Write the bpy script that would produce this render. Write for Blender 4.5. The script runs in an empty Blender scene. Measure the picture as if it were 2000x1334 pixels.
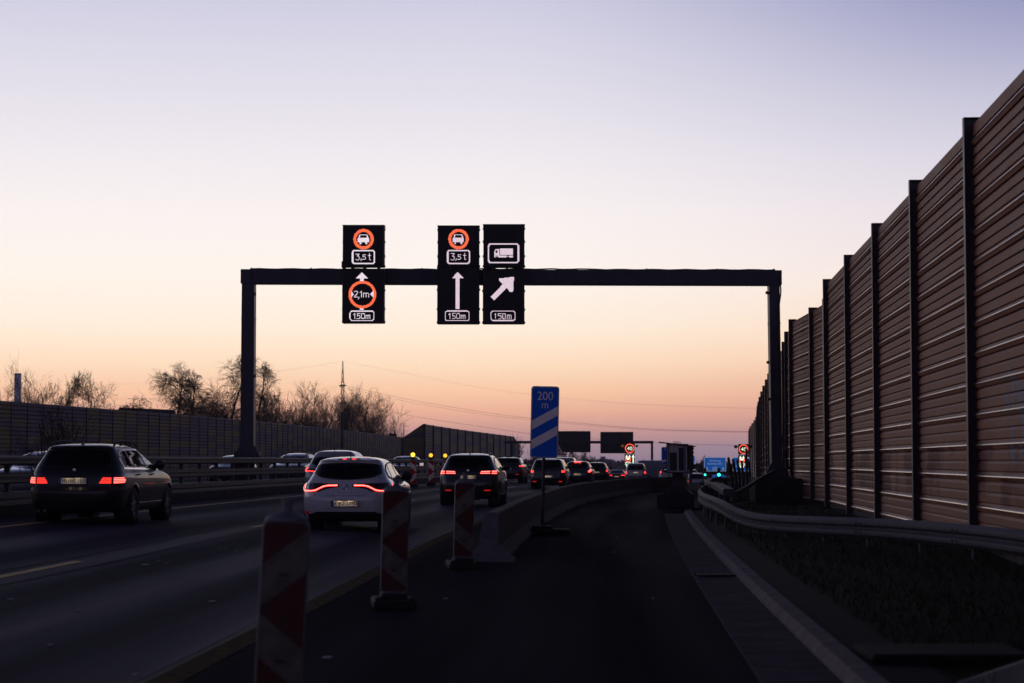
import bpy, math, random
import numpy as np
from mathutils import Vector, Matrix

scene = bpy.context.scene
COL = scene.collection
R = math.radians
random.seed(7)

# ------------------------------------------------------------------ camera, sky, sun, exposure
F = 2000 * 70 / 36.0
PITCH = math.atan(233 / F)
CAMH = 1.45
cam_data = bpy.data.cameras.new("camera")
cam = bpy.data.objects.new("camera", cam_data)
COL.objects.link(cam)
cam.location = (0, 0, CAMH)
cam.rotation_euler = (math.pi / 2 + PITCH, 0, 0)
cam_data.lens = 70
cam_data.sensor_width = 36
cam_data.clip_start = 0.1
cam_data.clip_end = 6000
cam_data.dof.use_dof = True
cam_data.dof.focus_distance = 58
cam_data.dof.aperture_fstop = 2.8
scene.camera = cam
scene.view_settings.view_transform = 'Standard'
scene.view_settings.look = 'None'
scene.view_settings.exposure = 0
scene.view_settings.gamma = 1
scene.render.engine = 'CYCLES'
scene.cycles.max_bounces = 8
scene.cycles.sample_clamp_indirect = 4
scene.cycles.use_denoising = True


def lin(c):
    c = c / 255.0
    return c / 12.92 if c <= 0.04045 else ((c + 0.055) / 1.055) ** 2.4


def rgb(r, g, b):
    return (lin(r), lin(g), lin(b), 1.0)


HAZE = 0.0002


def sky():
    w = bpy.data.worlds.new("World")
    scene.world = w
    w.use_nodes = True
    nt = w.node_tree
    nt.nodes.clear()
    N = nt.nodes.new
    L = nt.links.new
    tc = N('ShaderNodeTexCoord')
    sx = N('ShaderNodeSeparateXYZ')
    L(tc.outputs['Generated'], sx.inputs[0])
    mx = N('ShaderNodeMath'); mx.operation = 'MAXIMUM'; mx.inputs[1].default_value = 0
    L(sx.outputs['Z'], mx.inputs[0])
    sq = N('ShaderNodeMath'); sq.operation = 'SQRT'
    L(mx.outputs[0], sq.inputs[0])

    def ramp(stops):
        r = N('ShaderNodeValToRGB')
        cr = r.color_ramp
        cr.interpolation = 'LINEAR'
        while len(cr.elements) > 1:
            cr.elements.remove(cr.elements[-1])
        first = True
        for z, c in stops:
            p = math.sqrt(z)
            e = cr.elements[0] if first else cr.elements.new(p)
            e.position = p
            # the far sky is seen through the evening haze: undo its veil so that the sum matches
            T = math.exp(-HAZE * min(1160.0, 52 / max(z, .001)))
            e.color = tuple(max(0.0, (q - (1 - T) * v) / T) * 0.5 for q, v in zip(rgb(*c)[:3], (.22, .19, .25))) + (1,)
            first = False
        L(sq.outputs[0], r.inputs[0])
        return r

    def zy(y):
        return math.sin(math.atan((900 - y) / F))
    up = [(0.28, (158, 163, 206)), (0.42, (104, 110, 152)), (0.6, (48, 53, 82)), (1.0, (18, 20, 34))]
    left = ramp([(0, (146, 128, 150)), (zy(872), (166, 142, 154)), (zy(842), (200, 155, 153)), (zy(805), (235, 180, 159)),
                 (zy(765), (250, 203, 173)), (zy(715), (254, 222, 195)), (zy(640), (254, 237, 220)), (zy(540), (253, 243, 236)),
                 (zy(420), (249, 241, 240)), (zy(310), (240, 234, 239)), (zy(200), (229, 224, 234)), (zy(100), (219, 216, 231)),
                 (zy(0), (207, 205, 225))] + up)
    right = ramp([(0, (138, 124, 150)), (zy(872), (156, 134, 154)), (zy(842), (182, 144, 150)), (zy(805), (206, 154, 150)),
                  (zy(765), (226, 174, 157)), (zy(715), (242, 197, 173)), (zy(640), (250, 220, 200)), (zy(540), (244, 228, 224)),
                  (zy(420), (232, 222, 230)), (zy(310), (216, 211, 226)), (zy(200), (196, 194, 216)), (zy(100), (172, 172, 204)),
                  (zy(0), (146, 149, 190))] + up)
    back = ramp([(0, (64, 62, 86)), (0.05, (116, 104, 128)), (0.13, (142, 124, 146)), (0.3, (104, 104, 140)), (0.45, (52, 58, 90)), (1.0, (18, 20, 34))])
    # left/right: x from -0.25 (left) to +0.25 (right)
    m1 = N('ShaderNodeMapRange'); m1.inputs[1].default_value = -0.03; m1.inputs[2].default_value = 0.29
    m1.interpolation_type = 'SMOOTHSTEP'
    L(sx.outputs['X'], m1.inputs[0])
    mixa = N('ShaderNodeMix'); mixa.data_type = 'RGBA'
    L(m1.outputs[0], mixa.inputs['Factor']); L(left.outputs[0], mixa.inputs['A']); L(right.outputs[0], mixa.inputs['B'])
    m2 = N('ShaderNodeMapRange'); m2.inputs[1].default_value = 0.85; m2.inputs[2].default_value = -0.25
    m2.interpolation_type = 'SMOOTHSTEP'
    # the afterglow is centred a little to the left of the road
    gd_ = N('ShaderNodeVectorMath'); gd_.operation = 'DOT_PRODUCT'; gd_.inputs[1].default_value = (-0.42, 0.907, 0)
    L(tc.outputs['Generated'], gd_.inputs[0])
    L(gd_.outputs['Value'], m2.inputs[0])
    mixb = N('ShaderNodeMix'); mixb.data_type = 'RGBA'
    L(m2.outputs[0], mixb.inputs['Factor']); L(mixa.outputs['Result'], mixb.inputs['A']); L(back.outputs[0], mixb.inputs['B'])
    bg = N('ShaderNodeBackground'); bg.inputs[1].default_value = 2.0
    L(mixb.outputs['Result'], bg.inputs[0])
    st = N('ShaderNodeTexSky'); st.sky_type = 'NISHITA'; st.sun_disc = False
    st.sun_elevation = R(-2.5); st.sun_rotation = R(-14)
    bg2 = N('ShaderNodeBackground'); bg2.inputs[1].default_value = 0.05
    L(st.outputs[0], bg2.inputs[0])
    ad = N('ShaderNodeAddShader')
    L(bg.outputs[0], ad.inputs[0]); L(bg2.outputs[0], ad.inputs[1])
    out = N('ShaderNodeOutputWorld')
    L(ad.outputs[0], out.inputs['Surface'])


sky()
sd = bpy.data.lights.new("sun", 'SUN')
sd.energy = 0.03
sd.angle = R(14)
sd.color = (1.0, 0.72, 0.5)
so = bpy.data.objects.new("sun", sd)
COL.objects.link(so)
so.rotation_euler = (R(90 - 3), 0, R(180 + 14 + 12))


# ------------------------------------------------------------------ small geometry kit
def at(px, py, d):
    """point of the real scene seen at photo pixel (px,py) at forward distance d"""
    xc, yc = (px - 1000) / F, (667 - py) / F
    Y = math.cos(PITCH) - yc * math.sin(PITCH)
    Z = math.sin(PITCH) + yc * math.cos(PITCH)
    s = d / Y
    return Vector((xc * s, d, CAMH + Z * s))


class MB:
    def __init__(self):
        self.v = []
        self.f = []
        self.uv = None

    def add(self, verts, faces):
        b = len(self.v)
        self.v.extend([tuple(p) for p in verts])
        self.f.extend([tuple(i + b for i in f) for f in faces])
        return self

    def box(self, c, s, M=None):
        x, y, z = s[0] / 2, s[1] / 2, s[2] / 2
        vs = [Vector(p) for p in ((-x, -y, -z), (x, -y, -z), (x, y, -z), (-x, y, -z), (-x, -y, z), (x, -y, z), (x, y, z), (-x, y, z))]
        if M is not None:
            vs = [M @ p for p in vs]
        c = Vector(c)
        return self.add([p + c for p in vs], [(3, 2, 1, 0), (4, 5, 6, 7), (0, 1, 5, 4), (1, 2, 6, 5), (2, 3, 7, 6), (3, 0, 4, 7)])

    def bbox(self, c, s, b=0.01, M=None):
        """box with chamfered edges"""
        x, y, z = s[0] / 2, s[1] / 2, s[2] / 2
        b = min(b, x * .45, y * .45, z * .45)
        vs, idx = [], {}
        for sx in (-1, 1):
            for sy in (-1, 1):
                for sz in (-1, 1):
                    for k in range(3):
                        p = [sx * (x - b), sy * (y - b), sz * (z - b)]
                        p[k] = (sx * x, sy * y, sz * z)[k]
                        idx[(sx, sy, sz, k)] = len(vs)
                        vs.append(Vector(p))
        fs = []
        for sx in (-1, 1):
            q = [idx[(sx, a, c2, 0)] for a, c2 in ((-1, -1), (1, -1), (1, 1), (-1, 1))]
            fs.append(q if sx > 0 else q[::-1])
            q = [idx[(a, sx, c2, 1)] for a, c2 in ((-1, -1), (1, -1), (1, 1), (-1, 1))]
            fs.append(q[::-1] if sx > 0 else q)
            q = [idx[(a, c2, sx, 2)] for a, c2 in ((-1, -1), (1, -1), (1, 1), (-1, 1))]
            fs.append(q if sx > 0 else q[::-1])
        for sa in (-1, 1):
            for sb in (-1, 1):
                fs.append([idx[(-1, sa, sb, 1)], idx[(1, sa, sb, 1)], idx[(1, sa, sb, 2)], idx[(-1, sa, sb, 2)]])
                fs.append([idx[(sa, -1, sb, 0)], idx[(sa, 1, sb, 0)], idx[(sa, 1, sb, 2)], idx[(sa, -1, sb, 2)]])
                fs.append([idx[(sa, sb, -1, 0)], idx[(sa, sb, 1, 0)], idx[(sa, sb, 1, 1)], idx[(sa, sb, -1, 1)]])
        for sx in (-1, 1):
            for sy in (-1, 1):
                for sz in (-1, 1):
                    fs.append([idx[(sx, sy, sz, 0)], idx[(sx, sy, sz, 1)], idx[(sx, sy, sz, 2)]])
        if M is not None:
            vs = [M @ p for p in vs]
        c = Vector(c)
        return self.add([p + c for p in vs], fs)

    def tube(self, pts, rad, n=8, caps=True):
        pts = [Vector(p) for p in pts]
        if not isinstance(rad, (list, tuple)):
            rad = [rad] * len(pts)
        b = len(self.v)
        prev = None
        for i, p in enumerate(pts):
            t = (pts[min(i + 1, len(pts) - 1)] - pts[max(i - 1, 0)])
            t = t.normalized() if t.length > 1e-9 else Vector((0, 0, 1))
            if prev is None:
                a = t.orthogonal().normalized()
            else:
                a = prev - t * prev.dot(t)
                a = a.normalized() if a.length > 1e-6 else t.orthogonal().normalized()
            prev = a
            c = t.cross(a)
            for k in range(n):
                an = 2 * math.pi * k / n
                self.v.append(tuple(p + (a * math.cos(an) + c * math.sin(an)) * rad[i]))
        for i in range(len(pts) - 1):
            for k in range(n):
                k2 = (k + 1) % n
                self.f.append((b + i * n + k, b + i * n + k2, b + (i + 1) * n + k2, b + (i + 1) * n + k))
        if caps:
            self.f.append(tuple(b + k for k in range(n))[::-1])
            e = b + (len(pts) - 1) * n
            self.f.append(tuple(e + k for k in range(n)))
        return self

    def grid(self, rows, closed=False):
        """rows: list of equal length lists of points"""
        b = len(self.v)
        m = len(rows[0])
        for r in rows:
            self.v.extend([tuple(p) for p in r])
        for i in range(len(rows) - 1):
            for k in range(m if closed else m - 1):
                k2 = (k + 1) % m
                self.f.append((b + i * m + k, b + i * m + k2, b + (i + 1) * m + k2, b + (i + 1) * m + k))
        return self

    def prism(self, poly, a, bvec):
        """poly: 3D points (flat); extrude by bvec"""
        n = len(poly)
        p0 = [Vector(p) + Vector(a) for p in poly]
        p1 = [p + Vector(bvec) for p in p0]
        fs = [tuple(range(n))[::-1], tuple(range(n, 2 * n))]
        for k in range(n):
            k2 = (k + 1) % n
            fs.append((k, k2, n + k2, n + k))
        return self.add(p0 + p1, fs)

    def lathe(self, prof, c=(0, 0, 0), n=24, axis='z', M=None):
        """prof: (radius, height) list"""
        b = len(self.v)
        c = Vector(c)
        for r, h in prof:
            for k in range(n):
                a = 2 * math.pi * k / n
                p = Vector((r * math.cos(a), r * math.sin(a), h))
                if axis == 'x':
                    p = Vector((p.z, p.x, p.y))
                elif axis == 'y':
                    p = Vector((p.x, p.z, p.y))
                if M is not None:
                    p = M @ p
                self.v.append(tuple(c + p))
        for i in range(len(prof) - 1):
            for k in range(n):
                k2 = (k + 1) % n
                self.f.append((b + i * n + k, b + i * n + k2, b + (i + 1) * n + k2, b + (i + 1) * n + k))
        return self

    def build(self, name, mat, parent=None, smooth=False, loc=None):
        me = bpy.data.meshes.new(name)
        me.from_pydata(self.v, [], self.f)
        if self.uv is not None:
            ul = me.uv_layers.new(name="lane")
            vi = np.zeros(len(me.loops), dtype=np.int32)
            me.loops.foreach_get('vertex_index', vi)
            ul.data.foreach_set('uv', np.array(self.uv, dtype=np.float32)[vi].ravel())
        me.update()
        if smooth:
            me.polygons.foreach_set('use_smooth', [True] * len(me.polygons))
        for m in (mat if isinstance(mat, (list, tuple)) else [mat]):
            me.materials.append(m)
        o = bpy.data.objects.new(name, me)
        COL.objects.link(o)
        if parent is not None:
            o.parent = parent
        if loc is not None:
            o.location = loc
        return o


def tag(o, label, cat, group=None, kind=None):
    if label: o['label'] = label
    if cat: o['category'] = cat
    if group: o['group'] = group
    if kind: o['kind'] = kind
    return o


def thing(name, label, cat, loc=(0, 0, 0), rz=0, group=None):
    o = bpy.data.objects.new(name, None)
    o.empty_display_size = 0.3
    COL.objects.link(o)
    o.location = loc
    o.rotation_euler = (0, 0, rz)
    return tag(o, label, cat, group)


def copy_tree(o, parent=None):
    c = o.copy()
    COL.objects.link(c)
    if parent is not None:
        c.parent = parent
    for ch in list(o.children):
        copy_tree(ch, c)
    return c


def sweep(mb, prof, path, closed=False, caps=False):
    """prof: (lateral, z) pairs, path: points; lateral = to the right of travel"""
    rows = []
    n = len(path)
    for i in range(n):
        p = Vector(path[i])
        t = Vector(path[min(i + 1, n - 1)]) - Vector(path[max(i - 1, 0)])
        t.z = 0
        t.normalize()
        r = Vector((t.y, -t.x, 0))
        rows.append([p + r * a + Vector((0, 0, z)) for a, z in prof])
    b = len(mb.v)
    mb.grid(rows, closed)
    if caps and closed:
        m = len(prof)
        mb.f.append(tuple(b + k for k in range(m)))
        e = b + (n - 1) * m
        mb.f.append(tuple(e + k for k in range(m))[::-1])
    return mb


_text_cache = {}


def text_geo(s):
    if s not in _text_cache:
        cu = bpy.data.curves.new("lettering", 'FONT')
        cu.body = s
        cu.align_x = 'CENTER'
        cu.align_y = 'CENTER'
        ob = bpy.data.objects.new("lettering", cu)
        COL.objects.link(ob)
        dg = bpy.context.evaluated_depsgraph_get()
        me = ob.evaluated_get(dg).to_mesh()
        vs = np.array([tuple(v.co) for v in me.vertices])
        fs = [tuple(p.vertices) for p in me.polygons]
        ob.evaluated_get(dg).to_mesh_clear()
        bpy.data.objects.remove(ob)
        bpy.data.curves.remove(cu)
        mn, mxx = vs.min(0), vs.max(0)
        vs = vs - (mn + mxx) / 2
        _text_cache[s] = (vs, fs, mxx - mn)
    return _text_cache[s]


def text(mb, s, c, w=None, h=None, u=(1, 0, 0), v=(0, 0, 1)):
    """lettering centred at c, in the plane of u (reading direction) and v (up), fitted to width w and/or height h"""
    vs, fs, ext = text_geo(s)
    sx = w / ext[0] if w else h / ext[1]
    sy = h / ext[1] if h else sx
    u, v, c = Vector(u), Vector(v), Vector(c)
    return mb.add([c + u * (p[0] * sx) + v * (p[1] * sy) for p in vs], fs)


# ------------------------------------------------------------------ materials
MATS = {}


def mat(name, col, rough=0.6, metal=0.0, noise=0.0, scale=6.0, bump=0.0, emit=None, estr=0.0, coat=0.0, spec=0.5, alpha=None, detail=5.0, coord='Object'):
    if name in MATS:
        return MATS[name]
    m = bpy.data.materials.new(name)
    m.use_nodes = True
    nt = m.node_tree
    p = nt.nodes['Principled BSDF']
    c = (col[0], col[1], col[2], 1)
    p.inputs['Base Color'].default_value = c
    p.inputs['Roughness'].default_value = rough
    p.inputs['Metallic'].default_value = metal
    p.inputs['Specular IOR Level'].default_value = spec
    if coat:
        p.inputs['Coat Weight'].default_value = coat
        p.inputs['Coat Roughness'].default_value = 0.04
    if emit is not None:
        p.inputs['Emission Color'].default_value = (emit[0], emit[1], emit[2], 1)
        p.inputs['Emission Strength'].default_value = estr
    if noise or bump:
        tc = nt.nodes.new('ShaderNodeTexCoord')
        nz = nt.nodes.new('ShaderNodeTexNoise')
        nz.inputs['Scale'].default_value = scale
        nz.inputs['Detail'].default_value = detail
        nz.inputs['Roughness'].default_value = 0.65
        nt.links.new(tc.outputs[coord], nz.inputs['Vector'])
        if noise:
            rp = nt.nodes.new('ShaderNodeValToRGB')
            rp.color_ramp.elements[0].position = 0.28
            rp.color_ramp.elements[1].position = 0.72
            rp.color_ramp.elements[0].color = tuple(max(0, x * (1 - noise)) for x in col[:3]) + (1,)
            rp.color_ramp.elements[1].color = tuple(min(1, x * (1 + noise)) for x in col[:3]) + (1,)
            nt.links.new(nz.outputs['Fac'], rp.inputs[0])
            nt.links.new(rp.outputs[0], p.inputs['Base Color'])
            mr = nt.nodes.new('ShaderNodeMapRange')
            mr.inputs[3].default_value = max(0.02, rough - 0.12)
            mr.inputs[4].default_value = min(1, rough + 0.12)
            nt.links.new(nz.outputs['Fac'], mr.inputs[0])
            nt.links.new(mr.outputs[0], p.inputs['Roughness'])
        if bump:
            bp = nt.nodes.new('ShaderNodeBump')
            bp.inputs['Strength'].default_value = bump
            bp.inputs['Distance'].default_value = 0.02
            nt.links.new(nz.outputs['Fac'], bp.inputs['Height'])
            nt.links.new(bp.outputs[0], p.inputs['Normal'])
    MATS[name] = m
    return m


def glow(name, col, strength, base=(0.02, 0.02, 0.02)):
    return mat(name, base, 0.4, emit=col, estr=strength)


def glass_mat(name, tint):
    if name in MATS:
        return MATS[name]
    m = bpy.data.materials.new(name)
    m.use_nodes = True
    nt = m.node_tree
    nt.nodes.clear()
    N, L = nt.nodes.new, nt.links.new
    tr = N('ShaderNodeBsdfTransparent'); tr.inputs[0].default_value = (tint, tint, tint * 1.05, 1)
    gl = N('ShaderNodeBsdfGlossy'); gl.inputs['Roughness'].default_value = 0.03; gl.inputs[0].default_value = (1, 1, 1, 1)
    fr = N('ShaderNodeFresnel'); fr.inputs[0].default_value = 1.52
    mx = N('ShaderNodeMixShader')
    L(fr.outputs[0], mx.inputs[0]); L(tr.outputs[0], mx.inputs[1]); L(gl.outputs[0], mx.inputs[2])
    o = N('ShaderNodeOutputMaterial')
    L(mx.outputs[0], o.inputs['Surface'])
    MATS[name] = m
    return m


def asphalt_mat(name, base, lanes, spec=0.10):
    """asphalt with wheel-track polish along the lane UV (u = metres across, v = metres along)"""
    m = bpy.data.materials.new(name)
    m.use_nodes = True
    nt = m.node_tree
    N, L = nt.nodes.new, nt.links.new
    p = nt.nodes['Principled BSDF']
    uv = N('ShaderNodeUVMap'); uv.uv_map = 'lane'
    sp = N('ShaderNodeSeparateXYZ'); L(uv.outputs[0], sp.inputs[0])
    tc = N('ShaderNodeTexCoord')
    n1 = N('ShaderNodeTexNoise'); n1.inputs['Scale'].default_value = 160; n1.inputs['Detail'].default_value = 3
    L(tc.outputs['Object'], n1.inputs['Vector'])
    mp = N('ShaderNodeMapping'); mp.inputs['Scale'].default_value = (1.1, 0.05, 1); L(uv.outputs[0], mp.inputs[0])
    n2 = N('ShaderNodeTexNoise'); n2.inputs['Scale'].default_value = 1.0; n2.inputs['Detail'].default_value = 4
    L(mp.outputs[0], n2.inputs['Vector'])
    # wheel tracks: cosine across the lane
    mu = N('ShaderNodeMath'); mu.operation = 'MULTIPLY'; mu.inputs[1].default_value = 2 * math.pi / 1.85
    L(sp.outputs['X'], mu.inputs[0])
    co = N('ShaderNodeMath'); co.operation = 'COSINE'; L(mu.outputs[0], co.inputs[0])
    am = N('ShaderNodeMath'); am.operation = 'MULTIPLY_ADD'; am.inputs[1].default_value = 0.10 * lanes; am.inputs[2].default_value = 0
    L(co.outputs[0], am.inputs[0])
    sm = N('ShaderNodeMath'); sm.operation = 'ADD'; L(am.outputs[0], sm.inputs[0]); L(n2.outputs['Fac'], sm.inputs[1])
    rp = N('ShaderNodeValToRGB')
    rp.color_ramp.elements[0].position = 0.30
    rp.color_ramp.elements[1].position = 0.72
    rp.color_ramp.elements[0].color = tuple(x * 0.72 for x in base) + (1,)
    rp.color_ramp.elements[1].color = tuple(x * 1.45 for x in base) + (1,)
    L(sm.outputs[0], rp.inputs[0])
    mx = N('ShaderNodeMix'); mx.data_type = 'RGBA'; mx.blend_type = 'MULTIPLY'; mx.inputs['Factor'].default_value = 1
    r2 = N('ShaderNodeMapRange'); r2.inputs[1].default_value = .3; r2.inputs[2].default_value = .7; r2.inputs[3].default_value = .55; r2.inputs[4].default_value = 1.4
    L(n1.outputs['Fac'], r2.inputs[0])
    L(rp.outputs[0], mx.inputs['A']); L(r2.outputs[0], mx.inputs['B'])
    L(mx.outputs['Result'], p.inputs['Base Color'])
    rr = N('ShaderNodeMapRange'); rr.inputs[1].default_value = .3; rr.inputs[2].default_value = .72; rr.inputs[3].default_value = .82; rr.inputs[4].default_value = .6
    L(sm.outputs[0], rr.inputs[0]); L(rr.outputs[0], p.inputs['Roughness'])
    bp = N('ShaderNodeBump'); bp.inputs['Strength'].default_value = .35; bp.inputs['Distance'].default_value = .006
    L(n1.outputs['Fac'], bp.inputs['Height']); L(bp.outputs[0], p.inputs['Normal'])
    p.inputs['Specular IOR Level'].default_value = spec
    return m


def chevron_mat(name, flip, headlit=False):
    """red and white retro-reflective sheeting with arrow chevrons, laid out on the panel itself (object coordinates)"""
    m = bpy.data.materials.new(name)
    m.use_nodes = True
    nt = m.node_tree
    N, L = nt.nodes.new, nt.links.new
    p = nt.nodes['Principled BSDF']
    tc = N('ShaderNodeTexCoord')
    sp = N('ShaderNodeSeparateXYZ'); L(tc.outputs['Object'], sp.inputs[0])
    ab = N('ShaderNodeMath'); ab.operation = 'ABSOLUTE'; L(sp.outputs['Z'], ab.inputs[0])
    ma = N('ShaderNodeMath'); ma.operation = 'MULTIPLY_ADD'; ma.inputs[1].default_value = -0.8 * flip; ma.inputs[2].default_value = -0.115
    L(sp.outputs['X'], ma.inputs[0])
    ad = N('ShaderNodeMath'); ad.operation = 'ADD'; L(ab.outputs[0], ad.inputs[0]); L(ma.outputs[0], ad.inputs[1])
    md = N('ShaderNodeMath'); md.operation = 'PINGPONG'; md.inputs[1].default_value = 0.235
    a2 = N('ShaderNodeMath'); a2.operation = 'ADD'; a2.inputs[1].default_value = 0.1175; L(ad.outputs[0], a2.inputs[0]); L(a2.outputs[0], md.inputs[0])
    # white where 0 < d < 0.235
    g1 = N('ShaderNodeMath'); g1.operation = 'GREATER_THAN'; g1.inputs[1].default_value = 0.0; L(ad.outputs[0], g1.inputs[0])
    g2 = N('ShaderNodeMath'); g2.operation = 'LESS_THAN'; g2.inputs[1].default_value = 0.24; L(ad.outputs[0], g2.inputs[0])
    an = N('ShaderNodeMath'); an.operation = 'MULTIPLY'; L(g1.outputs[0], an.inputs[0]); L(g2.outputs[0], an.inputs[1])
    mx = N('ShaderNodeMix'); mx.data_type = 'RGBA'
    mx.inputs['A'].default_value = (0.095, 0.007, 0.008, 1); mx.inputs['B'].default_value = (0.16, 0.145, 0.125, 1)
    L(an.outputs[0], mx.inputs['Factor'])
    nz = N('ShaderNodeTexNoise'); nz.inputs['Scale'].default_value = 9; nz.inputs['Detail'].default_value = 6; L(tc.outputs['Object'], nz.inputs['Vector'])
    r2 = N('ShaderNodeMapRange'); r2.inputs[1].default_value = .35; r2.inputs[2].default_value = .6; r2.inputs[3].default_value = .55; r2.inputs[4].default_value = 1.0
    L(nz.outputs['Fac'], r2.inputs[0])
    mm = N('ShaderNodeMix'); mm.data_type = 'RGBA'; mm.blend_type = 'MULTIPLY'; mm.inputs['Factor'].default_value = 1
    L(mx.outputs['Result'], mm.inputs['A']); L(r2.outputs[0], mm.inputs['B'])
    L(mm.outputs['Result'], p.inputs['Base Color'])
    if headlit:
        mx.inputs['A'].default_value = (0.5, 0.02, 0.02, 1); mx.inputs['B'].default_value = (0.85, 0.82, 0.70, 1)  # lighter, shinier copy of the sheeting, standing in for headlight light thrown back
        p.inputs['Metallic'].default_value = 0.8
    p.inputs['Roughness'].default_value = 0.45
    return m


M_asphalt = asphalt_mat("asphalt", (0.044, 0.042, 0.064), 1.7, 0.010)
M_shoulder = asphalt_mat("shoulder asphalt", (0.028, 0.028, 0.034), 0.25, 0.0005)
M_ground = mat("soil and dry grass", (0.014, 0.0125, 0.009), 0.95, spec=.05, noise=.5, scale=.6, bump=.5)
M_verge = mat("dark grass soil", (0.010, 0.0095, 0.005), 0.95, spec=.05, noise=.5, scale=3, bump=.8)
M_grass = mat("grass blades", (0.016, 0.016, 0.006), 0.85, spec=.1)
M_conc = mat("weathered concrete", (0.075, 0.066, 0.062), 0.9, spec=.15, noise=.35, scale=5, bump=.3)
M_conc_pale = mat("pale concrete", (0.135, 0.126, 0.122), 0.8, noise=.3, scale=6, bump=.2)
M_conc_dark = mat("dirty concrete", (0.04, 0.038, 0.038), 0.9, spec=.1, noise=.45, scale=4, bump=.3)
M_galv = mat("galvanised steel", (0.095, 0.09, 0.105), 0.6, 0.0, spec=.03, noise=.22, scale=4)
M_steel_dark = mat("weathered dark steel", (0.05, 0.048, 0.05), 0.6, 0.35, noise=.35, scale=6)
M_gantry = mat("slate painted steel", (0.038, 0.042, 0.062), 0.5, 0.1, noise=.25, scale=2)
M_black = mat("black cabinet paint", (0.006, 0.006, 0.007), 0.55)
M_rubber = mat("black rubber", (0.018, 0.018, 0.018), 0.85, noise=.3, scale=12)
M_blkplastic = mat("black plastic", (0.014, 0.014, 0.015), 0.5)
M_yellow = mat("yellow road paint", (0.48, 0.26, 0.015), 0.7, noise=.6, scale=30)
M_yellow_worn = mat("worn ochre road paint", (0.09, 0.064, 0.036), 0.9, spec=.004, noise=.7, scale=8)
M_white = mat("white paint", (0.6, 0.6, 0.6), 0.55, noise=.15, scale=10)
M_beaconbody = mat("grey beacon plastic", (0.16, 0.17, 0.20), 0.5, noise=.2, scale=10)
M_chev = chevron_mat("chevron sheeting", 1)
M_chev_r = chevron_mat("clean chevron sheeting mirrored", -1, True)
M_bark = mat("bare bark", (0.028, 0.02, 0.016), 0.9, noise=.3, scale=5)
M_twig = mat("winter twigs", (0.035, 0.024, 0.018), 0.9)
M_cable = mat("overhead wire", (0.05, 0.045, 0.05), 0.6)
M_blue = mat("motorway sign blue", (0.016, 0.14, 0.70), 0.42, 0.8, noise=.12, scale=2)
M_signwhite = mat("sign white sheeting", (0.95, 0.93, 0.88), 0.42, 0.85, noise=.3, scale=5)
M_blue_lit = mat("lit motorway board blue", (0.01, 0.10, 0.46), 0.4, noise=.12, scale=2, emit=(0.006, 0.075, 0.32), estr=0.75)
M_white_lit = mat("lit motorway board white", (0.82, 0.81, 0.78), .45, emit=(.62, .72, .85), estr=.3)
M_signback = mat("sign back grey", (0.022, 0.025, 0.032), 0.6, noise=.15, scale=1)
M_led_white = glow("white diodes", (0.93, 0.80, 0.90), 1.2)
M_led_pink = glow("dim pink-white diodes", (0.86, 0.68, 0.80), 1.15)
M_led_ring = glow("red-orange diodes", (1.0, 0.15, 0.06), 1.4)
M_led_green = glow("bright white diodes", (0.86, 1.0, 0.78), 1.25)
M_led_red = glow("bright red diodes", (1.0, 0.10, 0.05), 1.8)
M_amber = glow("amber lamp", (1.0, 0.5, 0.03), 3.2)
M_amber_dim = glow("faintly glowing amber lens", (0.5, 0.2, 0.02), 0.25, (0.2, 0.1, 0.01))  # blinker lens with a faint glow put into it
M_green = glow("green signal lamp", (0.02, 0.8, 0.6), 5)
M_head = glow("headlamp", (0.85, 1.0, 0.9), 9)
M_tail = glow("lit tail lamp", (1.0, 0.02, 0.013), 5.0, (0.2, 0.01, 0.01))
M_tail_soft = glow("softly lit tail lamp", (1.0, 0.03, 0.018), 2.4, (0.2, 0.01, 0.01))
M_tail_deep = glow("deep red lens", (0.8, 0.02, 0.012), 0.55, (0.12, 0.004, 0.004))
M_brake_hot = glow("brake lamp", (1.0, 0.03, 0.028), 12, (0.2, 0.01, 0.01))
M_lens_dark = mat("dark red lens", (0.05, 0.003, 0.004), 0.15, coat=1)
M_reflector = mat("red reflector", (0.3, 0.006, 0.006), 0.2, emit=(0.8, 0.01, 0.01), estr=0.05)  # no lamp: a faint red glow is put into the reflector
M_tail_core = glow("hot core of a tail lamp", (1.0, 0.62, 0.52), 1.25, (0.2, 0.01, 0.01))
M_platelamp = glow("number plate lamp", (1.0, 0.72, 0.45), 9)
M_plate = mat("number plate white", (0.8, 0.8, 0.76), 0.5)
M_plateink = mat("number plate ink", (0.01, 0.01, 0.012), 0.5)
M_plateblue = mat("number plate blue band", (0.01, 0.06, 0.4), 0.5)
M_chrome = mat("chrome", (0.55, 0.55, 0.57), 0.15, 1.0)
M_rim = mat("alloy rim", (0.25, 0.26, 0.29), 0.3, 0.8)
M_glass = glass_mat("tinted car glass", 0.30)
M_glass_dark = glass_mat("dark privacy glass", 0.03)
M_glass_rear = glass_mat("tinted rear glass", 0.12)
M_cloth = mat("dark seat cloth", (0.012, 0.012, 0.013), 0.9)


def paint(name, c, rough=0.35, metal=0.2, coat=0.7):
    return mat(name, c, rough, metal, coat=coat, noise=0.06, scale=3)


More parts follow.
